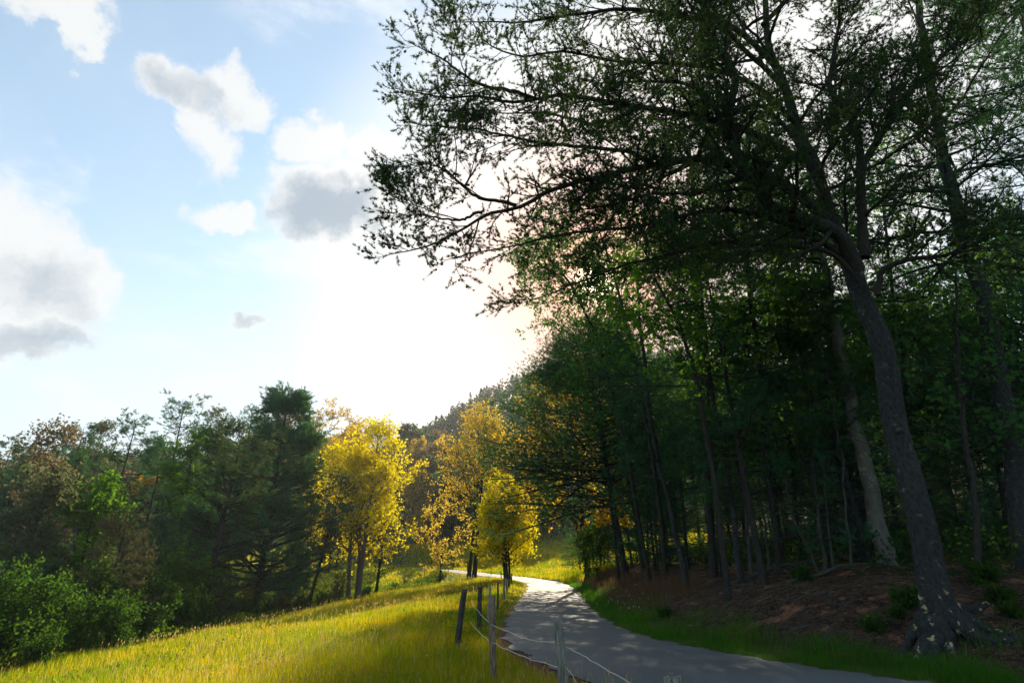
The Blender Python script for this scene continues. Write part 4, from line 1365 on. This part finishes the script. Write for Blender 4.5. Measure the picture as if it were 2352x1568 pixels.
# the crowd of the wood, including unseen inner trees added to keep it dark
protos = [conifer(951, H=19, W=3.2, cb=.42, r0=.17, n1=52, n2=8, n3=3, tl=.22, nt=7, tw=.026, shape='oval', dead=22, name='wood_pine'),
          conifer(952, H=21, W=3.6, cb=.50, r0=.20, n1=48, n2=8, n3=3, tl=.22, nt=7, tw=.026, shape='flat', dead=18, name='wood_pine'),
          conifer(953, H=9, W=2.8, cb=.10, r0=.09, n1=56, n2=8, n3=3, tl=.18, nt=7, tw=.022, shape='cone', dead=6, name='understory_hemlock'),
          broadleaf(954, H=14, W=3.6, cb=.38, r0=.12, n1=30, n2=8, n3=4, nl=5, ls=.24, leaf=L_dark, bark=B_pale, shape='egg', name='understory_tree'),
          conifer(955, H=12, W=3.0, cb=.22, r0=.11, n1=52, n2=8, n3=3, tl=.2, nt=7, tw=.024, shape='oval', dead=14, name='understory_hemlock', bark=B_dark)]
pl = ['slender dark pine', 'tall high crowned pine', 'low dark hemlock', 'pale stemmed leafy tree', 'medium dark hemlock']
rng = np.random.default_rng(4242)
firstp = [True]*5
cells = []
for _ in range(4000):
    x = rng.uniform(6, 46); y = rng.uniform(20, 78)
    s_, sd_, _z = road_coord(x, y)
    if s_[0] < 4.5 or sd_[0] < 0: continue
    if x/y > .95 and not (x < 30 and y > 16): continue
    mind = 1.9+.022*max(0, y-20)
    if any((x-a)**2+(y-b)**2 < mind*mind for a, b in cells): continue
    # leave the light gap in which the sky shows through
    if s_[0] < 7 and y < 34 and rng.uniform() < .5: continue
    cells.append((x, y))
    if len(cells) >= 120: break
for i, (x, y) in enumerate(cells):
    k = rng.choice(5, p=[.20, .12, .30, .14, .24])
    near = road_coord(x, y)[0][0] < 9
    if near and k in (1,): k = 0
    sc = rng.uniform(.75, 1.12)
    pxc = column((x, y, 2.2))
    dist = ('front rows ' if near else 'middle rows ' if y < 45 else 'far rows ')+place(pxc, [(1500, 'at the end of the wood'), (1600, 'behind the leaning pine'), (1760, 'behind the close pair'), (1960, 'behind the pale saplings'), (2120, 'behind the grey barked tree'), (2250, 'right of the huge pine'), (9000, 'at the right edge')])
    lab = pl[k]
    grp = 'trees crowding the dark wood on the right'
    z = h1(x, y)
    if firstp[k]:
        firstp[k] = False
        o = tag(put(protos[k], (x, y, z), rz=i*1.7, sc=sc), lab, 'tree', grp)
    else:
        o = copy_tree(protos[k], (x, y, z-.1), rz=i*1.7, sc=sc, label=lab, group=grp, tilt=(rng.normal()*.03, rng.normal()*.05-.03))
    COUNTED.append((o, lab, dist, pxc))

# ------------------------------------------------------------------ wire fence
def post_mesh(h, w, seed, style='square', split=0.0):
    rng = np.random.default_rng(seed)
    k = 12; n = 14
    ang = np.arange(k)*2*math.pi/k
    if style == 'square': prof = 1/np.maximum(np.abs(np.cos(ang)), np.abs(np.sin(ang)))*.80
    else: prof = 1+.10*np.cos(3*ang+seed)+.06*rng.normal(size=k)
    V = []
    groove = 1-.10*(rng.uniform(size=k) < .3)
    for j in range(n):
        f = j/(n-1)
        z = -.25+f*(h+.25)
        r = w*.5*prof*groove*(1+.05*rng.normal(size=k))*(1.12-.18*f if style != 'square' else 1.0)
        cx, cy = .02*math.sin(f*5+seed), .015*math.cos(f*4+seed)
        zz = z + (split*(np.cos(ang)*.5+.5)*w if j == n-1 else 0)+(0.012*rng.normal(size=k) if j == n-1 else 0)
        V.append(np.stack([cx+np.cos(ang)*r, cy+np.sin(ang)*r, np.full(k, z)+zz-z], 1))
    V.append(np.array([[V[-1][:, 0].mean(), V[-1][:, 1].mean(), V[-1][:, 2].mean()-.01]]))
    V = np.concatenate(V)
    a = np.arange(k); b = (a+1) % k
    Q = np.concatenate([np.stack([j*k+a, j*k+b, j*k+k+b, j*k+k+a], -1) for j in range(n-1)])
    T = np.stack([(n-1)*k+a, (n-1)*k+b, np.full(k, n*k)], -1)
    return mesh_from('fence_post', V, Q, T)


def post_build(dark, light):
    def f(N, tcn, geo):
        P = N.vmath('MULTIPLY', tcn.outputs['Object'], (1., 1., .07))
        n = N.noise(P, 60, 5, .7)
        n2 = N.noise(P, 180, 3, .7)
        c = N.mix(N.maprange(n, .32, .68), dark, light)
        c = N.mix(N.maprange(N.noise(tcn.outputs['Object'], 9, 5, .7), .58, .7), c, (.10, .12, .08))
        return c, N.math('ADD', n, n2), .9
    return f


W_grey = surf('weathered_post_wood', post_build((.09, .085, .07), (.34, .32, .28)), bump=(1.0, .012), spec=.1)
W_brown = surf('brown_split_post_wood', post_build((.08, .055, .04), (.34, .24, .18)), bump=(1.0, .012), spec=.1)
W_dark = surf('dark_post_wood', post_build((.02, .018, .015), (.10, .09, .075)), bump=(1.0, .012), spec=.1)
W_cut = surf('cut_post_top', post_build((.3, .27, .22), (.5, .46, .38)), bump=(1.0, .01), spec=.1)
fence = empty('wire_fence', tuple(foot(1130, 11)), 'rustic wire fence on old wooden posts between the meadow and the road', 'fence')
FB = np.array(fence.location)
# picture column, distance, picture row of the top, width, material, tilt, style, label
fposts = [(1285, 8.3, 1428, .155, W_grey, (0, -.015), 'square', 'nearest full post, grey, with a slanted split top'),
          (1132, 11, 1368, .125, W_brown, (0, .0), 'square', 'square brown grey post with a flat top'),
          (1072, 16.0, 1358, .17, W_dark, (0, .17), 'round', 'dark rough post leaning to the right'),
          (1102, 21, 1347, .16, W_dark, (0, -.03), 'round', 'dark stubby post behind the leaning one'),
          (1125, 25, 1346, .10, W_grey, (0, .02), 'round', None),
          (1143, 29, 1338, .09, W_dark, (0, -.02), 'round', None),
          (1158, 36, 1330, .13, W_grey, (0, .04), 'round', None),
          (1163, 41, 1328, .12, W_grey, (0, -.03), 'round', None),
          (1170, 49, 1318, .13, W_dark, (0, .05), 'round', None),
          (1175, 54, 1316, .12, W_dark, (0, -.02), 'round', None),
          (1150, 72, 1309, .12, W_grey, (0, -.1), 'round', None),
          (1540, 5.3, 1556, .165, W_grey, (0, .0), 'round', 'round grey post whose top alone shows at the bottom edge')]
tops_ = {}
for i, (px, Y, top, w, m, tl, st, lab) in enumerate(fposts):
    q = at_y(px, top, Y)
    g0 = h1(q[0], Y)
    hgt = q[2]-g0
    me = post_mesh(hgt, w, 31+i, st, split=.75 if i == 0 else (.5 if i in (2,) else .1))
    o = obj('fence_post', me, m, fence)
    o.location = (q[0]-FB[0]-math.sin(tl[1])*hgt, q[1]-FB[1], g0-FB[2])
    o.rotation_euler = (tl[0], tl[1], .4*(i % 3))
    if lab: o['label'] = lab
    tops_[i] = np.array((q[0], q[1], q[2]))
    if i in (0,):
        pass


def wire(a, b, sag, name='wire', r=.0045):
    n = 40
    t = np.linspace(0, 1, n)
    P = a[None]*(1-t[:, None])+b[None]*t[:, None]
    P[:, 2] -= sag*4*t*(1-t)
    rr = np.random.default_rng(int(abs(a[0])*1000) % 9999)
    wob = np.zeros((n, 3)); wob[1:-1] = np.stack([np.convolve(rr.normal(size=n-2+4), np.ones(5)/5, 'valid')*.015 for _ in range(3)], 1)
    P += wob
    tt = np.linspace(0, 1, 320)
    C = np.stack([np.interp(tt, t, P[:, k]) for k in range(3)], 1)-FB
    ph = tt*np.linalg.norm(b-a)*2*math.pi/.05
    gk = Geo()
    gk.tubes(C+np.stack([0*ph, np.cos(ph), np.sin(ph)], 1)*r*.7, np.full(320, r*.8), 4)
    gk.tubes(C-np.stack([0*ph, np.cos(ph), np.sin(ph)], 1)*r*.7, np.full(320, r*.8), 4)
    obj(name, gk.mesh(name, True), M_wire, fence)


M_wire = surf('old_wire', lambda N, t, g: (N.mix(N.noise(t.outputs['Object'], 20, 3), (.30, .26, .20), (.62, .58, .50)), None, .6), spec=.4)
t0_, t1_, t2_, t3_ = tops_[11], tops_[0], tops_[1], tops_[2]
wire(at_y(1082, 1380, 16.0), at_y(1128, 1433, 10.95), .05)
wire(at_y(1128, 1433, 10.95), at_y(1285, 1477, 8.2), .06)
wire(at_y(1298, 1484, 8.25), at_y(1560, 1640, 5.2), -.02)
wire(at_y(1078, 1425, 16.0), at_y(1130, 1475, 10.95), .04)
wire(at_y(1130, 1475, 10.95), at_y(1282, 1531, 8.2), .03)
wire(at_y(1300, 1530, 8.25), at_y(1500, 1760, 5.2), .02)

# posts and marker stakes of the fence along the far road
ff = empty('far_road_fence', tuple(foot(985, 100)), 'line of thin dark posts along the far road beyond the creek', 'fence')
FF = np.array(ff.location)
for i, (px, Y, hp_) in enumerate([(1074, 92, 1.25), (1040, 97, 1.5), (990, 104, 1.5), (955, 112, 1.2), (1017, 86, .8), (920, 122, 1.2), (875, 140, 1.3), (850, 150, 1.3)]):
    p = foot(px, Y)
    s_, sd, _z = road_coord(p[0], p[1])
    o = obj('fence_post', post_mesh(hp_, .14, 60+i, 'round', .3), W_dark, ff)
    o.location = tuple(p-FF)
    o.rotation_euler = (0, .05*math.sin(i*2.), i)
for i, (px, Y) in enumerate([(1030, 90), (1128, 84)]):
    p = foot(px, Y)
    e = empty('marker_stake', tuple(p), ['thin stake with an orange top beside the far road, left of the golden tree', 'orange topped stake half hidden behind the golden tree trunks'][i], 'marker')
    gk = Geo(); gk.tubes(np.array([(0, 0, -.2), (0, 0, .6), (0, 0, 1.15)]), np.full(3, .045), 8)
    obj('stake', gk.mesh('stake'), W_dark, e)
    gk = Geo(); gk.tubes(np.array([(0, 0, 1.15), (0, 0, 1.3), (0, 0, 1.62), (0, 0, 1.65)]), np.array([.055, .06, .06, .02]), 8)
    obj('orange_top', gk.mesh('orange_top'), surf('orange_paint', lambda N, t, g: (N.mix(N.noise(t.outputs['Object'], 12, 3), (.75, .16, .03), (.85, .22, .04)), None, .6)), e)

# ------------------------------------------------------------------ fallen wood
def stick(px, py, L, r, az, seed, label, group=None, m=None, name='fallen_branch', twigs=3, lift=.05):
    rng = np.random.default_rng(seed)
    g0 = on_ground(px, py)
    n = 9
    d = az; x, y = g0[0]-math.cos(az)*L/2, g0[1]-math.sin(az)*L/2
    pts = []
    for i in range(n):
        pts.append((x, y, h1(x, y)+r*.6+lift*math.sin(i/(n-1)*3.1)))
        d += rng.normal()*.13
        x += math.cos(d)*L/(n-1); y += math.sin(d)*L/(n-1)
    P = catmull(np.array(pts), 2)
    gk = Geo()
    R = r*np.linspace(1, .35, len(P))*(1+.08*rng.normal(size=len(P)))
    gk.tubes(P-g0, R, 7)
    if twigs:
        P2, R2, _ = sprout(P, R, twigs, rng, .2, .95, L*.22, 50, 5, .2, .3, .5)
        gk.tubes(P2-g0, np.maximum(R2, .005), 4)
    o = obj(name, gk.mesh(name, True), m or B_pale)
    o.location = tuple(g0)
    tag(o, label, 'branch' if name == 'fallen_branch' else 'log', group)
    if group: COUNTED.append((o, 'small pale stick', place(px, [(1600, 'on the litter before the leaning pine'), (1760, 'on the bank below the close pair'), (1900, 'on the bank below the pale saplings'), (2050, 'on the bank below the grey barked tree'), (2180, 'among the roots left of the huge pine'), (3000, 'right of the huge pine')]), px))


stick(318, 1452, 3.4, .10, .15, 1, 'pale barkless log lying at the meadow edge before the left bushes', name='fallen_log', lift=.35)
stick(965, 1345, 5.0, .12, -.5, 2, 'grey log lying across the creek bed below the golden tree', name='fallen_log', m=B_tulip, lift=.4)
stick(1850, 1310, 7.0, .075, .25, 3, 'long pale dead log lying on top of the bank behind the saplings', name='fallen_log', lift=.25)
stick(1930, 1312, 4.0, .06, .1, 4, 'short pale log on top of the bank left of the grey barked tree', name='fallen_log', lift=.1)
stick(1640, 1322, 3.0, .05, .1, 6, 'thin log at the feet of the straight dark trunk', name='fallen_log')
stick(2290, 1262, 3.6, .05, .0, 7, 'pale dead limb lying behind the huge pine at right', name='fallen_log', lift=.15)
rng = np.random.default_rng(88)
for i in range(60):
    px = rng.uniform(1480, 2340); lo = np.interp(px, [1480, 1600, 2000, 2340], [1330, 1350, 1330, 1330]); hi = np.interp(px, [1480, 1600, 2000, 2340], [1370, 1420, 1475, 1500])
    stick(px, rng.uniform(lo, hi), rng.uniform(.35, 1.3), rng.uniform(.008, .022), rng.uniform(-.6, 1.4), 700+i, 'small pale stick lying on the needle litter of the bank', 'sticks scattered on the bank', twigs=int(rng.uniform(0, 4)), lift=.03)

# ------------------------------------------------------------------ grass
def blades(n, region, hfun, wk, seed, rmin=3.0, rmax=70, az=(-50, 50), curve=.45, clump=0.0, thin=None):
    rng = np.random.default_rng(seed)
    r = np.exp(rng.uniform(math.log(rmin), math.log(rmax), n)); a = np.radians(rng.uniform(az[0], az[1], n))
    x, y = np.sin(a)*r, np.cos(a)*r
    if clump:
        x += rng.normal(size=n)*clump; y += rng.normal(size=n)*clump
    keep = region(x, y, rng)
    x, y, r = x[keep], y[keep], r[keep]
    m = len(x)
    z = H(x, y)
    h = hfun(x, y, rng)
    w = np.maximum(.0045, r*wk)*rng.uniform(.7, 1.4, m)
    b = rng.uniform(0, 6.28, m)
    d = np.stack([np.cos(b), np.sin(b), 0*b], 1)
    lean = (rng.uniform(.08, curve, m)*h)[:, None]
    bb = rng.uniform(0, 6.28, m)
    s = np.stack([np.cos(bb), np.sin(bb), 0*bb], 1)
    base = np.stack([x, y, z-.02], 1)
    up = np.array([0, 0, 1.])
    mid = base+up*(h*.55)[:, None]+d*lean*.3
    tip = base+up*(h)[:, None]+d*lean
    V = np.stack([base-s*w[:, None]*.5, base+s*w[:, None]*.5, mid+s*w[:, None]*.4, mid-s*w[:, None]*.4, tip], 1)
    i = np.arange(m)[:, None]*5
    return V.reshape(-1, 3), i+np.array([[0, 1, 2, 3]]), i+np.array([[3, 2, 4]]), tip, h


def meadow(x, y, rng):
    s, sd, _ = road_coord(x, y)
    lim = np.interp(y, [-50, 20, 37, 54, 67, 88, 95], [-19, -22, -21.5, -20.5, -18, -10, -3])
    bare = np.interp(y, [5, 13, 15, 19, 22, 40], [.62, .62, .55, .3, .12, .05])
    return (sd < 0) & (s > bare*rng.uniform(.7, 1.3, len(x))) & (x > lim) & (y < 92)


def patchy(x, y):
    return .5+.5*np.sin(x*.55+1.3*np.sin(y*.21))*np.sin(y*.33+.8*np.sin(x*.4))


def mh(x, y, rng):
    s, sd, _ = road_coord(x, y)
    near = np.interp(s, [.2, 1.2, 3], [.3, .7, 1])
    return (.20+.20*patchy(x, y)+.10*rng.uniform(size=len(x)))*near*rng.uniform(.6, 1.25, len(x))


def grass_mat(name, dark, light, straw, trans, tw=.5, sc=.35, straw_t=(.55, .70)):
    m, N, out = mat(name)
    geo = N.new('ShaderNodeNewGeometry')
    P = geo.outputs['Position']
    r = geo.outputs['Random Per Island']
    c = N.mix(r, dark, light)
    f = N.maprange(N.math('ADD', N.math('MULTIPLY', N.noise(P, sc, 4, .6), .75), N.math('MULTIPLY', r, .28)), straw_t[0], straw_t[1])
    c = N.mix(f, c, straw)
    d = N.new('ShaderNodeBsdfDiffuse'); N.l.new(c, d.inputs[0])
    t = N.new('ShaderNodeBsdfTranslucent'); N.put(t.inputs[0], N.mix(f, trans[0], trans[1]))
    mx = N.new('ShaderNodeMixShader'); mx.inputs[0].default_value = tw
    N.l.new(d.outputs[0], mx.inputs[1]); N.l.new(t.outputs[0], mx.inputs[2]); N.l.new(mx.outputs[0], out.inputs[0])
    return m


G_mead = grass_mat('meadow_grass_blades', (.025, .065, .006), (.085, .12, .008), (.26, .17, .035), ((.30, .40, .006), (.92, .60, .012)), .58, sc=.22, straw_t=(.49, .66))
V, Q, T, tip, h = blades(700000, meadow, mh, .00048, 1, rmin=3.2, rmax=92)
gr = obj('meadow_grass', mesh_from('meadow_grass', V, Q, T), G_mead)
tag(gr, 'long sunlit yellow green grass of the sloping meadow', 'grass', kind='stuff')
# seed heads standing above the grass
def seed_region(x, y, rng):
    s, sd, _ = road_coord(x, y)
    return meadow(x, y, rng) & (s > 2.0) & (rng.uniform(size=len(x)) < patchy(x+3, y)**2+.12)


V, Q, T, tip, h = blades(42000, seed_region, lambda x, y, r: r.uniform(.42, .68, len(x)), .00035, 2, rmin=3.5, rmax=80, curve=.3)
sg = Geo(); sg.add(V, Q, T)
rng = np.random.default_rng(3)
rr_ = np.hypot(tip[:, 0], tip[:, 1])
n_ = len(tip)
a_ = rng.normal(size=(n_, 3))*.25+np.array([0, 0, 1]); a_ /= np.linalg.norm(a_, axis=1, keepdims=True)
b_ = np.cross(a_, rng.normal(size=(n_, 3))); b_ /= np.linalg.norm(b_, axis=1, keepdims=True)
ww = np.maximum(.012, rr_*.0011)[:, None]
sg.add(np.stack([tip-a_*.07, tip+b_*ww*.5, tip+a_*.07, tip-b_*ww*.5], 1).reshape(-1, 3), np.arange(n_*4).reshape(-1, 4))
so = obj('grass_seed_heads', sg.mesh('grass_seed_heads'), leaf_mat('straw_seed_heads', (.20, .16, .06), (.36, .28, .12), (.62, .48, .14), tw=.5))
tag(so, 'tan seed heads of the tall meadow grass', 'grass', kind='stuff')

# verge at the foot of the bank
def verge(x, y, rng):
    s, sd, _ = road_coord(x, y)
    w = 1.9+.9*np.sin(y*.9+x)*np.sin(x*1.7)
    return (sd > 0) & (s > .08) & (s < w*rng.uniform(.35, 1.25, len(x))) & (y < 62)


G_verge = grass_mat('verge_grass_blades', (.02, .06, .01), (.05, .15, .015), (.13, .11, .04), ((.10, .30, .01), (.30, .24, .06)), .45, sc=1.2, straw_t=(.6, .75))
V, Q, T, tip, h = blades(420000, verge, lambda x, y, r: (.10+.34*(.5+.5*np.sin(x*2.3)*np.sin(y*1.9+x)))*r.uniform(.5, 1.3, len(x))*np.interp(road_coord(x, y)[0], [0, .5, 1.2], [.35, .75, 1]), .0006, 5, rmin=7, rmax=64, az=(2, 62), curve=.7)
tag(obj('verge_grass', mesh_from('verge_grass', V, Q, T), G_verge), 'green grass verge between the road and the bank', 'grass', kind='stuff')

# dry rusty grass on the far part of the bank
def rusty(x, y, rng):
    s, sd, _ = road_coord(x, y)
    return (sd > 0) & (s > 1.2) & (s < 4.2) & (y > 24) & (y < 60) & (rng.uniform(size=len(x)) < .25+.75*(np.sin(x*1.1+y*.45) > .1))


V, Q, T, tip, h = blades(42000, rusty, lambda x, y, r: r.uniform(.25, .75, len(x)), .0005, 6, rmin=22, rmax=62, az=(3, 28), curve=.4)
tag(obj('dry_rusty_grass', mesh_from('dry_rusty_grass', V, Q, T), grass_mat('dry_blades', (.08, .05, .025), (.16, .09, .05), (.2, .14, .08), ((.2, .11, .05), (.28, .18, .08)), .35)),
    'dry rusty brown grass tufts on the bank beyond the leaning pine', 'grass', kind='stuff')

# grass of the field beyond the road
def field(x, y, rng):
    s, sd, _ = road_coord(x, y)
    return (sd > 0) & (s > .3) & (y > 60) & ((y > 84) | (s < 40)) & (rng.uniform(size=len(x)) < .9)


V, Q, T, tip, h = blades(170000, field, lambda x, y, r: r.uniform(.2, .5, len(x)), .0011, 7, rmin=60, rmax=155, az=(-24, 20))
tag(obj('field_grass', mesh_from('field_grass', V, Q, T), G_mead), 'grass of the field rising beyond the bend of the road', 'grass', kind='stuff')


# grass of the valley floor between the creek and the far road
def valley(x, y, rng):
    s, sd, _ = road_coord(x, y)
    lim = np.interp(y, [40, 54, 67, 88, 95], [-21.5, -20.5, -18, -10, -3])
    return (sd < 0) & (s > .4) & (y > 45) & (x < lim+1) & (x > -60)


V, Q, T, tip, h = blades(150000, valley, lambda x, y, r: r.uniform(.15, .45, len(x)), .0011, 17, rmin=48, rmax=150, az=(-40, 5))
tag(obj('valley_grass', mesh_from('valley_grass', V, Q, T), G_mead), 'grass of the valley floor between the creek and the far road', 'grass', kind='stuff')
# broad leaved weeds low in the meadow and beside the fence
rng = np.random.default_rng(31)
n_ = 60000
r__ = np.exp(rng.uniform(math.log(3.2), math.log(45), n_)); a__ = np.radians(rng.uniform(-50, 45, n_))
x, y = np.sin(a__)*r__, np.cos(a__)*r__
k_ = meadow(x, y, rng) & (np.sin(x*1.7+np.sin(y*1.1)*2)*np.sin(y*1.3+x*.5) > .25)
x, y, r__ = x[k_], y[k_], r__[k_]
wg = Geo(); wg.leaves(np.stack([x, y, H(x, y)+rng.uniform(.04, .30, len(x))], 1), np.maximum(.05, r__*.004), rng, up=1.0)
tag(obj('meadow_weeds', wg.mesh('meadow_weeds'), leaf_mat('meadow_weed_leaves', (.03, .08, .012), (.07, .15, .015), (.22, .40, .01), tw=.5)), 'patches of clover and broad leaved weeds in the meadow grass', 'weeds', kind='stuff')


# weeds along the creek, darkened and widened nearby to paint the wood's shade
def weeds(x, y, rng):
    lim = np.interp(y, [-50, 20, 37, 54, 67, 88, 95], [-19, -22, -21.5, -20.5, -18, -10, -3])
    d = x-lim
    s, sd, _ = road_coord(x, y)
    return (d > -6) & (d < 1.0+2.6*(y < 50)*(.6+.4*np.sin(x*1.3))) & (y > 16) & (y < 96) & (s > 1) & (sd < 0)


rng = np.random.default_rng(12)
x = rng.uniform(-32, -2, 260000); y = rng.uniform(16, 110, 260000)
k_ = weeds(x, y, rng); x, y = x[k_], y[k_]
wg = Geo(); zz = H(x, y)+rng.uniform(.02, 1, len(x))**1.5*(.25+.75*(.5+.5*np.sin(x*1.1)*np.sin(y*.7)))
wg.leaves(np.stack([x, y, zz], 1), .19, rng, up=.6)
tag(obj('creek_weeds_shade_band', wg.mesh('creek_weeds_shade_band'), leaf_mat('creek_weed_leaves_shade_toned', (.03, .06, .01), (.08, .13, .015), (.22, .32, .015), tw=.48, patch=.3)), 'low leafy weeds along the creek, with a dark band as painted shade on the meadow', 'undergrowth', kind='stuff')
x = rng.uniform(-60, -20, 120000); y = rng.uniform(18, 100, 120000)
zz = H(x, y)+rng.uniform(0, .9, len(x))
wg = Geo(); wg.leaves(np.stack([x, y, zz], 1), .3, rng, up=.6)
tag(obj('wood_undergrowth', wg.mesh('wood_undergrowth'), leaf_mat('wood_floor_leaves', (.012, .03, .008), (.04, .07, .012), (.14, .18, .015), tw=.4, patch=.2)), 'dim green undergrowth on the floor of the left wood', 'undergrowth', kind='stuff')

# low brush on the floor of the right wood
rng = np.random.default_rng(41)
x = rng.uniform(8, 60, 150000); y = rng.uniform(15, 80, 150000)
s_, sd_, _z = road_coord(x, y)
k_ = (sd_ > 0) & (s_ > 6.5) & (x < y*1.25) & (np.sin(x*.9+np.sin(y*.7)*1.5)*np.sin(y*.8+x*.3) > -.25)
x, y = x[k_], y[k_]
wg = Geo(); wg.leaves(np.stack([x, y, H(x, y)+rng.uniform(0, 1, len(x))**1.4*1.15], 1), .17, rng, up=.5)
tag(obj('forest_floor_brush', wg.mesh('forest_floor_brush'), leaf_mat('forest_brush_leaves', (.008, .028, .012), (.022, .055, .018), (.08, .16, .02), tw=.4)), 'dark low brush between the trunks of the right wood', 'undergrowth', kind='stuff')

# litter of twigs and needles over the bank
rng = np.random.default_rng(13)
n_ = 110000
rr_ = np.exp(rng.uniform(math.log(8), math.log(60), n_)); aa = np.radians(rng.uniform(6, 60, n_))
x, y = np.sin(aa)*rr_, np.cos(aa)*rr_
s_, sd_, _z = road_coord(x, y)
k_ = (sd_ > 0) & (s_ > 1.3) & (s_ < 16)
x, y, rr_ = x[k_], y[k_], rr_[k_]
n_ = len(x)
L_ = rng.uniform(.04, .22, n_)*np.maximum(1, rr_/25); a_ = rng.uniform(-1.2, 1.8, n_)
P = np.stack([np.stack([x-np.cos(a_)*L_/2, y-np.sin(a_)*L_/2, H(x-np.cos(a_)*L_/2, y-np.sin(a_)*L_/2)+.01+rng.uniform(0, .03, n_)], 1),
              np.stack([x+np.cos(a_)*L_/2, y+np.sin(a_)*L_/2, H(x+np.cos(a_)*L_/2, y+np.sin(a_)*L_/2)+.01+rng.uniform(0, .03, n_)], 1)], 1)
lg = Geo(); lg.tubes(P, np.repeat(np.maximum(.0022, rr_*.00022)[:, None], 2, 1)*rng.uniform(.6, 1.6, (n_, 1)), 3)
tag(obj('twig_litter', lg.mesh('twig_litter'), leaf_mat('litter_twigs', (.03, .02, .014), (.20, .14, .095), (.1, .07, .04), tw=.1)), 'fallen needles and twigs covering the bank', 'litter', kind='stuff')

# small plants of the bank
sp = bush(801, .34, .36, nl=1, ls=.075, leaf=L_bright, name='bank_seedling', cat='plant', lobed=True)
spots = [(2090, 1395, 1.2, 'green seedling left of the big pine roots'), (2010, 1450, .9, 'low seedling near the verge below the grey barked tree'), (1842, 1335, 1.1, 'bright seedling below the slender pale pine'),
         (2260, 1340, 1.3, 'green seedling right of the huge pine trunk'), (2300, 1390, 1.0, 'low fern like seedling right of the big roots'), (2065, 1420, .7, 'small seedling touching the left root'), (1530, 1420, .9, 'tuft of green weeds on the verge by the rusty grass'), (2330, 1420, .8, 'seedling at the right picture edge')]
for i, (px, py, s, lab) in enumerate(spots):
    p = on_ground(px, py)
    if i == 0: tag(put(sp, p, sc=s, sink=.02), lab, 'plant')
    else: copy_tree(sp, tuple(p), rz=i, sc=s, label=lab)

# flowers
fl = Geo(); rng = np.random.default_rng(21)
C = []
for (px, py, n, sx, sy) in [(1425, 1385, 34, 32, 14), (1450, 1400, 16, 30, 12), (1220, 1380, 40, 20, 25), (1050, 1480, 10, 60, 40), (1200, 1480, 16, 25, 20), (880, 1530, 14, 60, 20)]:
    for _ in range(n):
        g0 = on_ground(px+rng.normal()*sx, min(1560, py+rng.normal()*sy), y0=4)
        s_, sd, _z = road_coord(g0[0], g0[1])
        if s_[0] < .15: continue
        C.append(g0+np.array([0, 0, rng.uniform(.15, .4)]))
C = np.array(C)
rr_ = np.hypot(C[:, 0], C[:, 1])
for _ in range(3):
    fl.leaves(C+rng.normal(size=C.shape)*.006, np.clip(rr_*.0016, .018, .05), rng, aspect=1.0, up=2)
tag(obj('wildflowers', fl.mesh('wildflowers'), leaf_mat('white_petals', (.6, .58, .6), (.8, .75, .8), (.6, .6, .6), tw=.3)), 'small white and pale pink wildflowers in the roadside grass', 'flowers', kind='stuff')

# thin evening air
hz = bpy.data.meshes.new('haze')
x0, x1, y0_, y1_, z0, z1 = -480, 480, -320, 640, -60, 190
hv = [(x, y, z) for z in (z0, z1) for y in (y0_, y1_) for x in (x0, x1)]
hz.from_pydata(hv, [], [(0, 2, 3, 1), (4, 5, 7, 6), (0, 1, 5, 4), (2, 6, 7, 3), (0, 4, 6, 2), (1, 3, 7, 5)])
hm, N_, out_ = mat('thin_air')
pv = N_.new('ShaderNodeVolumePrincipled')
pv.inputs['Color'].default_value = (.86, .93, 1.0, 1)
pv.inputs['Density'].default_value = .0002
pv.inputs['Anisotropy'].default_value = .35
N_.l.new(pv.outputs[0], out_.inputs['Volume'])
tag(obj('haze', hz, hm), 'thin bright evening haze over the valley', 'haze', kind='stuff')
SC.cycles.volume_bounces = 0

# labels of counted things: kind, place, and their order from the left where several share both
by = {}
for o, kw, pw, px in COUNTED:
    by.setdefault((kw, pw), []).append((px, o))
for (kw, pw), lst in by.items():
    lst.sort(key=lambda t: t[0])
    for i, (_, o) in enumerate(lst):
        o['label'] = kw+', '+pw if len(lst) == 1 else (ORD[i] if i < 16 else 'number %d' % (i+1))+(' from left, ' if i else ' one, ')+kw+', '+pw
